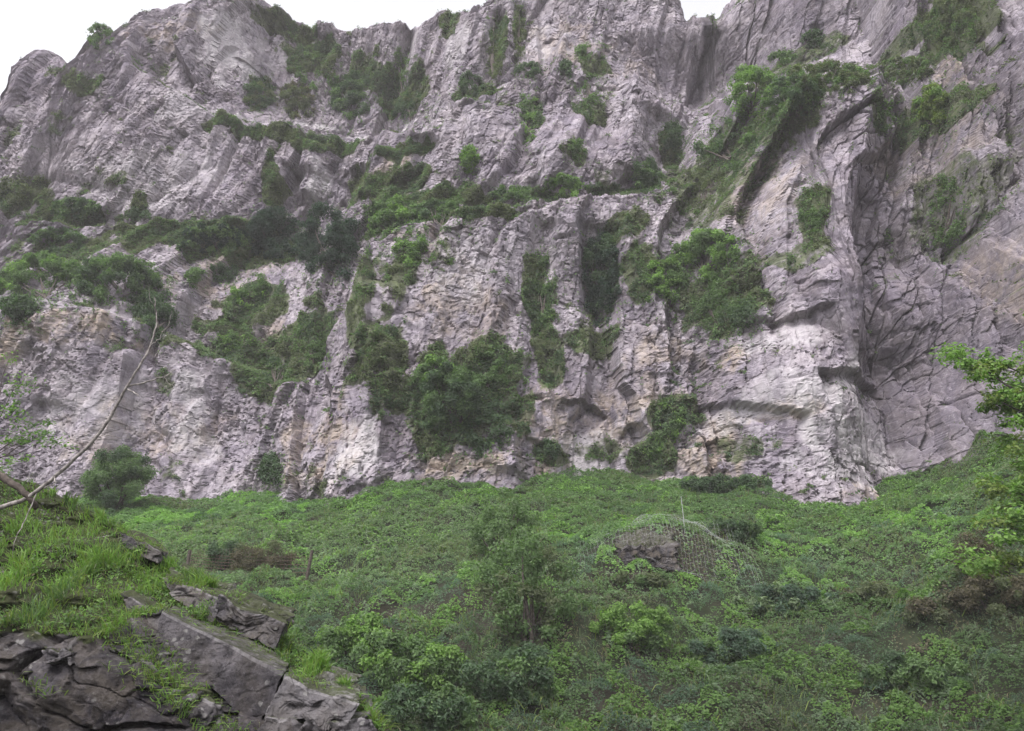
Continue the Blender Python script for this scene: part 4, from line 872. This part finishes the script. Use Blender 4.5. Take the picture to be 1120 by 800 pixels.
for pts, r0 in [([(137,424,11.8),(160,418,11.8),(180,412,11.85),(192,404,11.9)],.014), ([(60,521,12.1),(60,530,12.0),(48,534,12.0)],.012), ([(150,404,11.7),(158,392,11.75),(160,384,11.8)],.008), ([(138,425,11.8),(148,430,11.7),(152,434,11.7)],.014), ([(40,540,12.1),(28,570,12.0),(16,590,11.9),(14,610,11.9)],.009), ([(118,462,11.9),(122,452,11.9),(121,440,12)],.006), ([(165,378,11.7),(176,368,11.7),(186,352,11.8),(188,340,11.8)],.006), ([(171,340,11.7),(164,328,11.6),(163,312,11.6)],.005), ([(85,500,12.1),(80,486,12.2),(70,478,12.2),(66,466,12.3)],.006), ([(105,478,12),(122,476,12),(134,480,12),(146,478,12.1)],.006), ([(180,412,11.85),(184,420,11.8),(196,424,11.8)],.005)]:
    s_ = smooth(pxline(pts)); tubes_obj('twig', [(s_, np.linspace(r0, r0 * .35, len(s_)))], M_DEAD, limb, 6, br[0])
st = smooth(pxline([(-30,505,12.4),(0,520,12.3),(18,532,12.2),(36,548,12.2),(40,556,12.3)]))
o = tubes_obj('fallen_log', [(st - st[0], np.linspace(.055, .035, len(st)) * (1 + .07 * rng.normal(size=len(st))))], M_POST, None, 9); o.location = st[0]; tag(o, 'short dark rotten log lying at the foot of the dead branch', 'log')

# leafy twigs at the left edge
def sprig_tree(name, label, cat, base, limbs, clusters, kind, second, leaf, rcl, per, trunk_r, group=None, trunk_name='trunk'):
    root = empty(name, base); tag(root, label, cat, group)
    tr_ = tubes_obj(trunk_name, [(l, np.linspace(r, r * .25, len(l))) for l, r in limbs[:1]], M_BARK, root, 8, base)
    if len(limbs) > 1: tubes_obj('branch', [(l, np.linspace(r, r * .25, len(l))) for l, r in limbs[1:]], M_BARK, tr_, 6, base)
    C = np.asarray(clusters); nl = len(C); nn = (per * rng.uniform(.5, 1.5, nl)).astype(int); li = np.repeat(np.arange(nl), nn); m = len(li)
    D = unit(rng.normal(size=(m, 3))); P = C[li] + D * (rcl * rng.uniform(.5, 1.3, nl)[li] * rng.random(m) ** .5)[:, None] * np.array([1.15, 1.1, .6])
    N = np.array([0, -.25, .9]) + D * .4 + rng.normal(size=(m, 3)) * .45
    c = kcol(kind, m); pk = (rng.random(nl) < .4)[li]; c[pk] = kcol(second, pk.sum())
    leaf_obj('crown', P, N, leaf * rng.uniform(.7, 1.3, m), c, M_LEAF, root, loc=base, asp=.6); return root
cl = [at(rng.normal(a, 12), rng.normal(b, 9), 13.5 + rng.normal(0, .25)) for a, b in [(8,415),(20,420),(5,445),(25,450),(40,470),(15,480),(50,480),(60,490),(5,500),(30,500),(-20,430),(-30,470),(-40,400),(10,465),(35,488)] for _ in range(3)]
b0 = at(-30, 560, 13.6)
lm = [(wiggle(b0, at(-5, 410, 13.5), 9, .03), .03)] + [(wiggle(at(-22, 510, 13.6), c, 6, .02), .012) for c in cl[::4]]
sprig_tree('sapling', 'thin leafy sapling at the left edge in front of the rock wall', 'tree', b0, lm, cl, 'mid', 'bright', .055, .17, 26, .03)

# tree at the right edge
def right_tree():
    Y = 27.0; base = at(1185, 690, Y); base[2] = HM(base[[0]], base[[1]])[0] - .1
    cls = []; limbs = [(wiggle(base, at(1190, 300, Y), 12, .07), .26)]
    arms = [((1185,460),(1040,388),12,16,9),((1185,470),(1065,425),9,18,12),((1185,520),(1088,475),8,16,14),((1190,430),(1085,395),9,20,14),((1190,470),(1095,440),8,16,16),((1190,560),(1080,530),8,16,14),((1190,600),(1085,575),8,14,12),((1190,620),(1068,612),6,14,9),((1190,380),(1150,320),6,26,22),((1190,350),(1195,270),8,40,24),((1190,420),(1250,410),7,30,24),((1190,560),(1215,545),6,30,24),((1190,400),(1140,350),6,26,18),((1190,380),(1230,340),6,30,20),((1190,500),(1260,470),6,30,20),((1190,560),(1270,560),6,30,20),((1190,450),(1150,440),6,24,20),((1190,540),(1140,530),6,24,20),((1190,590),(1150,600),6,20,20),((1190,480),(1115,505),5,14,14),((1190,560),(1100,555),5,16,12)]
    for (a, b_, n_, sx, sy) in arms:
        dy = rng.normal(0, 1.0); tip = at(b_[0], b_[1], Y + dy); st_ = at(a[0], a[1], Y); limbs.append((wiggle(st_, tip, 8, .06), .05))
        for _ in range(n_ + 12):
            f = rng.random() ** .6; cls.append(at(a[0] + (b_[0] - a[0]) * f + rng.normal(0, sx * .55), a[1] + (b_[1] - a[1]) * f + rng.normal(0, sy * .7), Y + dy * f + rng.normal(0, .5)))
    return sprig_tree('tree', 'fresh green leafy tree reaching in from the right edge', 'tree', base, limbs, cls, 'bright', 'yellow', .15, .42, 72, .2)
right_tree()

# ------------------------------------------------------------------ old fence, pole, netting
def post(p0, h, r, lean):
    return np.array([p0 + np.array([lean * t * h, 0, t * h]) for t in np.linspace(-.1, 1, 6)])
f0 = hit_hill([333], [645])[0]; f1_ = hit_hill([203], [632])[0]
root = empty('fence', f0); tag(root, 'old rusty wire fence on two leaning dark posts', 'fence')
dA = f0; dB = f1_
for p, h, le in ((dA, 2.0, .13), (dB, 1.5, .05)):
    tubes_obj('post', [(post(p, h, .07, le), np.array([.10, .10, .095, .09, .09, .08]))], M_POST, root, 8, f0)
wires = []
for k in range(7):
    hgt_ = .45 + k * .2; p = np.array([dA * (1 - s) + dB * s + np.array([.1 * (1 - s) * hgt_, 0, hgt_ * (1 - .25 * s) - .25 * s * (1 - s)]) for s in np.linspace(0, 1, 14)])
    g = HM(p[:, 0], p[:, 1]); p[:, 2] = np.maximum(p[:, 2], g + .05); wires.append((p, np.full(14, .012)))
for s in np.linspace(.02, .98, 36):
    b_ = dA * (1 - s) + dB * s; b_[2] = HM(b_[[0]], b_[[1]])[0]; wires.append((np.array([b_ + [0, 0, .05], b_ + [0.03, 0, .55], b_ + [.05, 0, 1.65 - .2 * s]]), np.full(3, .009)))
tubes_obj('wire_mesh', wires, M_RUST, root, 4, f0)
pb = hit_hill([748], [590])[0]; o = tubes_obj('steel_pole', [(np.array([[0, 0, -.2], [-.02, 0, 1.0], [-.08, 0, 2.0]]), np.full(3, .014))], M_WIRE, None, 8); o.location = at(749, 585, 46.6); tag(o, 'thin pale steel pole standing on the netted outcrop', 'pole')
# rockfall net draped over the outcrop
def net():
    lst = []; W = .0026
    def drape(x, y):
        z = np.max([HM(x + a, y + b) for a in (-.3, 0, .3) for b in (-.3, 0, .3)], 0) + .38 + .14 * fbm2(x / .8, y / .8, 2, 901); return np.stack([x, y, z], -1)
    for x in np.arange(hump[0] - 5.0, hump[0] + 4.0, .19):
        ya, yb = hump[1] - 1.0 - 1.1 * rng.random(), hump[1] + .8 + 1.6 * rng.random(); k = 34
        yy = np.linspace(ya, yb, k); lst.append((drape(x + .10 * fbm2(yy * 1.3, yy * 0 + x * .4, 2, 903), yy), np.full(k, W)))
    for y in np.arange(hump[1] - 1.9, hump[1] + 2.2, .19):
        xa, xb = hump[0] - 2.2 - 2.2 * rng.random(), hump[0] + 1.6 + 2.2 * rng.random(); k = 50
        xx = np.linspace(xa, xb, k); lst.append((drape(xx, y + .10 * fbm2(xx * 1.3, xx * 0 + y * .4, 2, 904)), np.full(k, W)))
    c = hump.copy(); o = tubes_obj('rockfall_net', lst, M_WIRE, None, 4, c); o.location = c; tag(o, 'pale wire rockfall netting draped over the outcrop on the slope', 'netting')
net()

# ------------------------------------------------------------------ light
SUN_EL, SUN_AZ = R(60), R(-150)     # azimuth from +Y towards +X
w = bpy.data.worlds.new('World'); scn.world = w; w.use_nodes = True; nt = w.node_tree; nt.nodes.clear()
sky = nt.nodes.new('ShaderNodeTexSky'); sky.sky_type = 'NISHITA'; sky.sun_disc = False; sky.sun_elevation = SUN_EL; sky.sun_rotation = SUN_AZ
sky.air_density = 1.0; sky.dust_density = 4.0; sky.ozone_density = 1.0
bg = nt.nodes.new('ShaderNodeBackground'); bg.inputs[1].default_value = 0.15; wo = nt.nodes.new('ShaderNodeOutputWorld')
hs = nt.nodes.new('ShaderNodeHueSaturation'); hs.inputs['Saturation'].default_value = 0.12; hs.inputs['Value'].default_value = 2.0; nt.links.new(sky.outputs[0], hs.inputs['Color']); mw = nt.nodes.new('ShaderNodeMix'); mw.data_type = 'RGBA'; mw.blend_type = 'MULTIPLY'; mw.inputs[0].default_value = 1; nt.links.new(hs.outputs[0], mw.inputs[6]); mw.inputs[7].default_value = (1.01, .99, 1.015, 1); nt.links.new(mw.outputs[2], bg.inputs[0]); nt.links.new(bg.outputs[0], wo.inputs[0])
sl = bpy.data.lights.new('sun', 'SUN'); sl.energy = 1.5; sl.angle = R(20); sl.color = (1, .96, .9); so = bpy.data.objects.new('sun', sl); COL.objects.link(so)
d = np.array([math.sin(SUN_AZ) * math.cos(SUN_EL), math.cos(SUN_AZ) * math.cos(SUN_EL), math.sin(SUN_EL)])
from mathutils import Vector
so.rotation_euler = Vector(tuple(-d)).to_track_quat('-Z', 'Y').to_euler()
vs = scn.view_settings; vs.view_transform = 'Standard'; vs.look = 'None'; vs.gamma = 1; vs.use_curve_mapping = False; vs.exposure = 0.44
scn.render.engine = 'CYCLES'; scn.cycles.max_bounces = 5; scn.cycles.transmission_bounces = 3

# ------------------------------------------------------------------ air
V = np.array([(x, y, z) for x in (-100, 75) for y in (-25, 175) for z in (-9, 128)], float)
f = np.array([(0,1,3,2),(4,6,7,5),(0,4,5,1),(2,3,7,6),(0,2,6,4),(1,5,7,3)])
m = bpy.data.materials.new('haze_air'); m.use_nodes = True; nt = m.node_tree; nt.nodes.clear(); out = nt.nodes.new('ShaderNodeOutputMaterial')
pv = nt.nodes.new('ShaderNodeVolumePrincipled'); pv.inputs['Color'].default_value = (.98, .95, .97, 1); pv.inputs['Density'].default_value = 0.0005; nt.links.new(pv.outputs[0], out.inputs['Volume'])
hz_ = link('haze', mesh_np('haze', V, [f], smooth=False), m); tag(hz_, 'thin pale summer haze filling the gorge', 'haze', kind='stuff')
scn.cycles.volume_bounces = 1
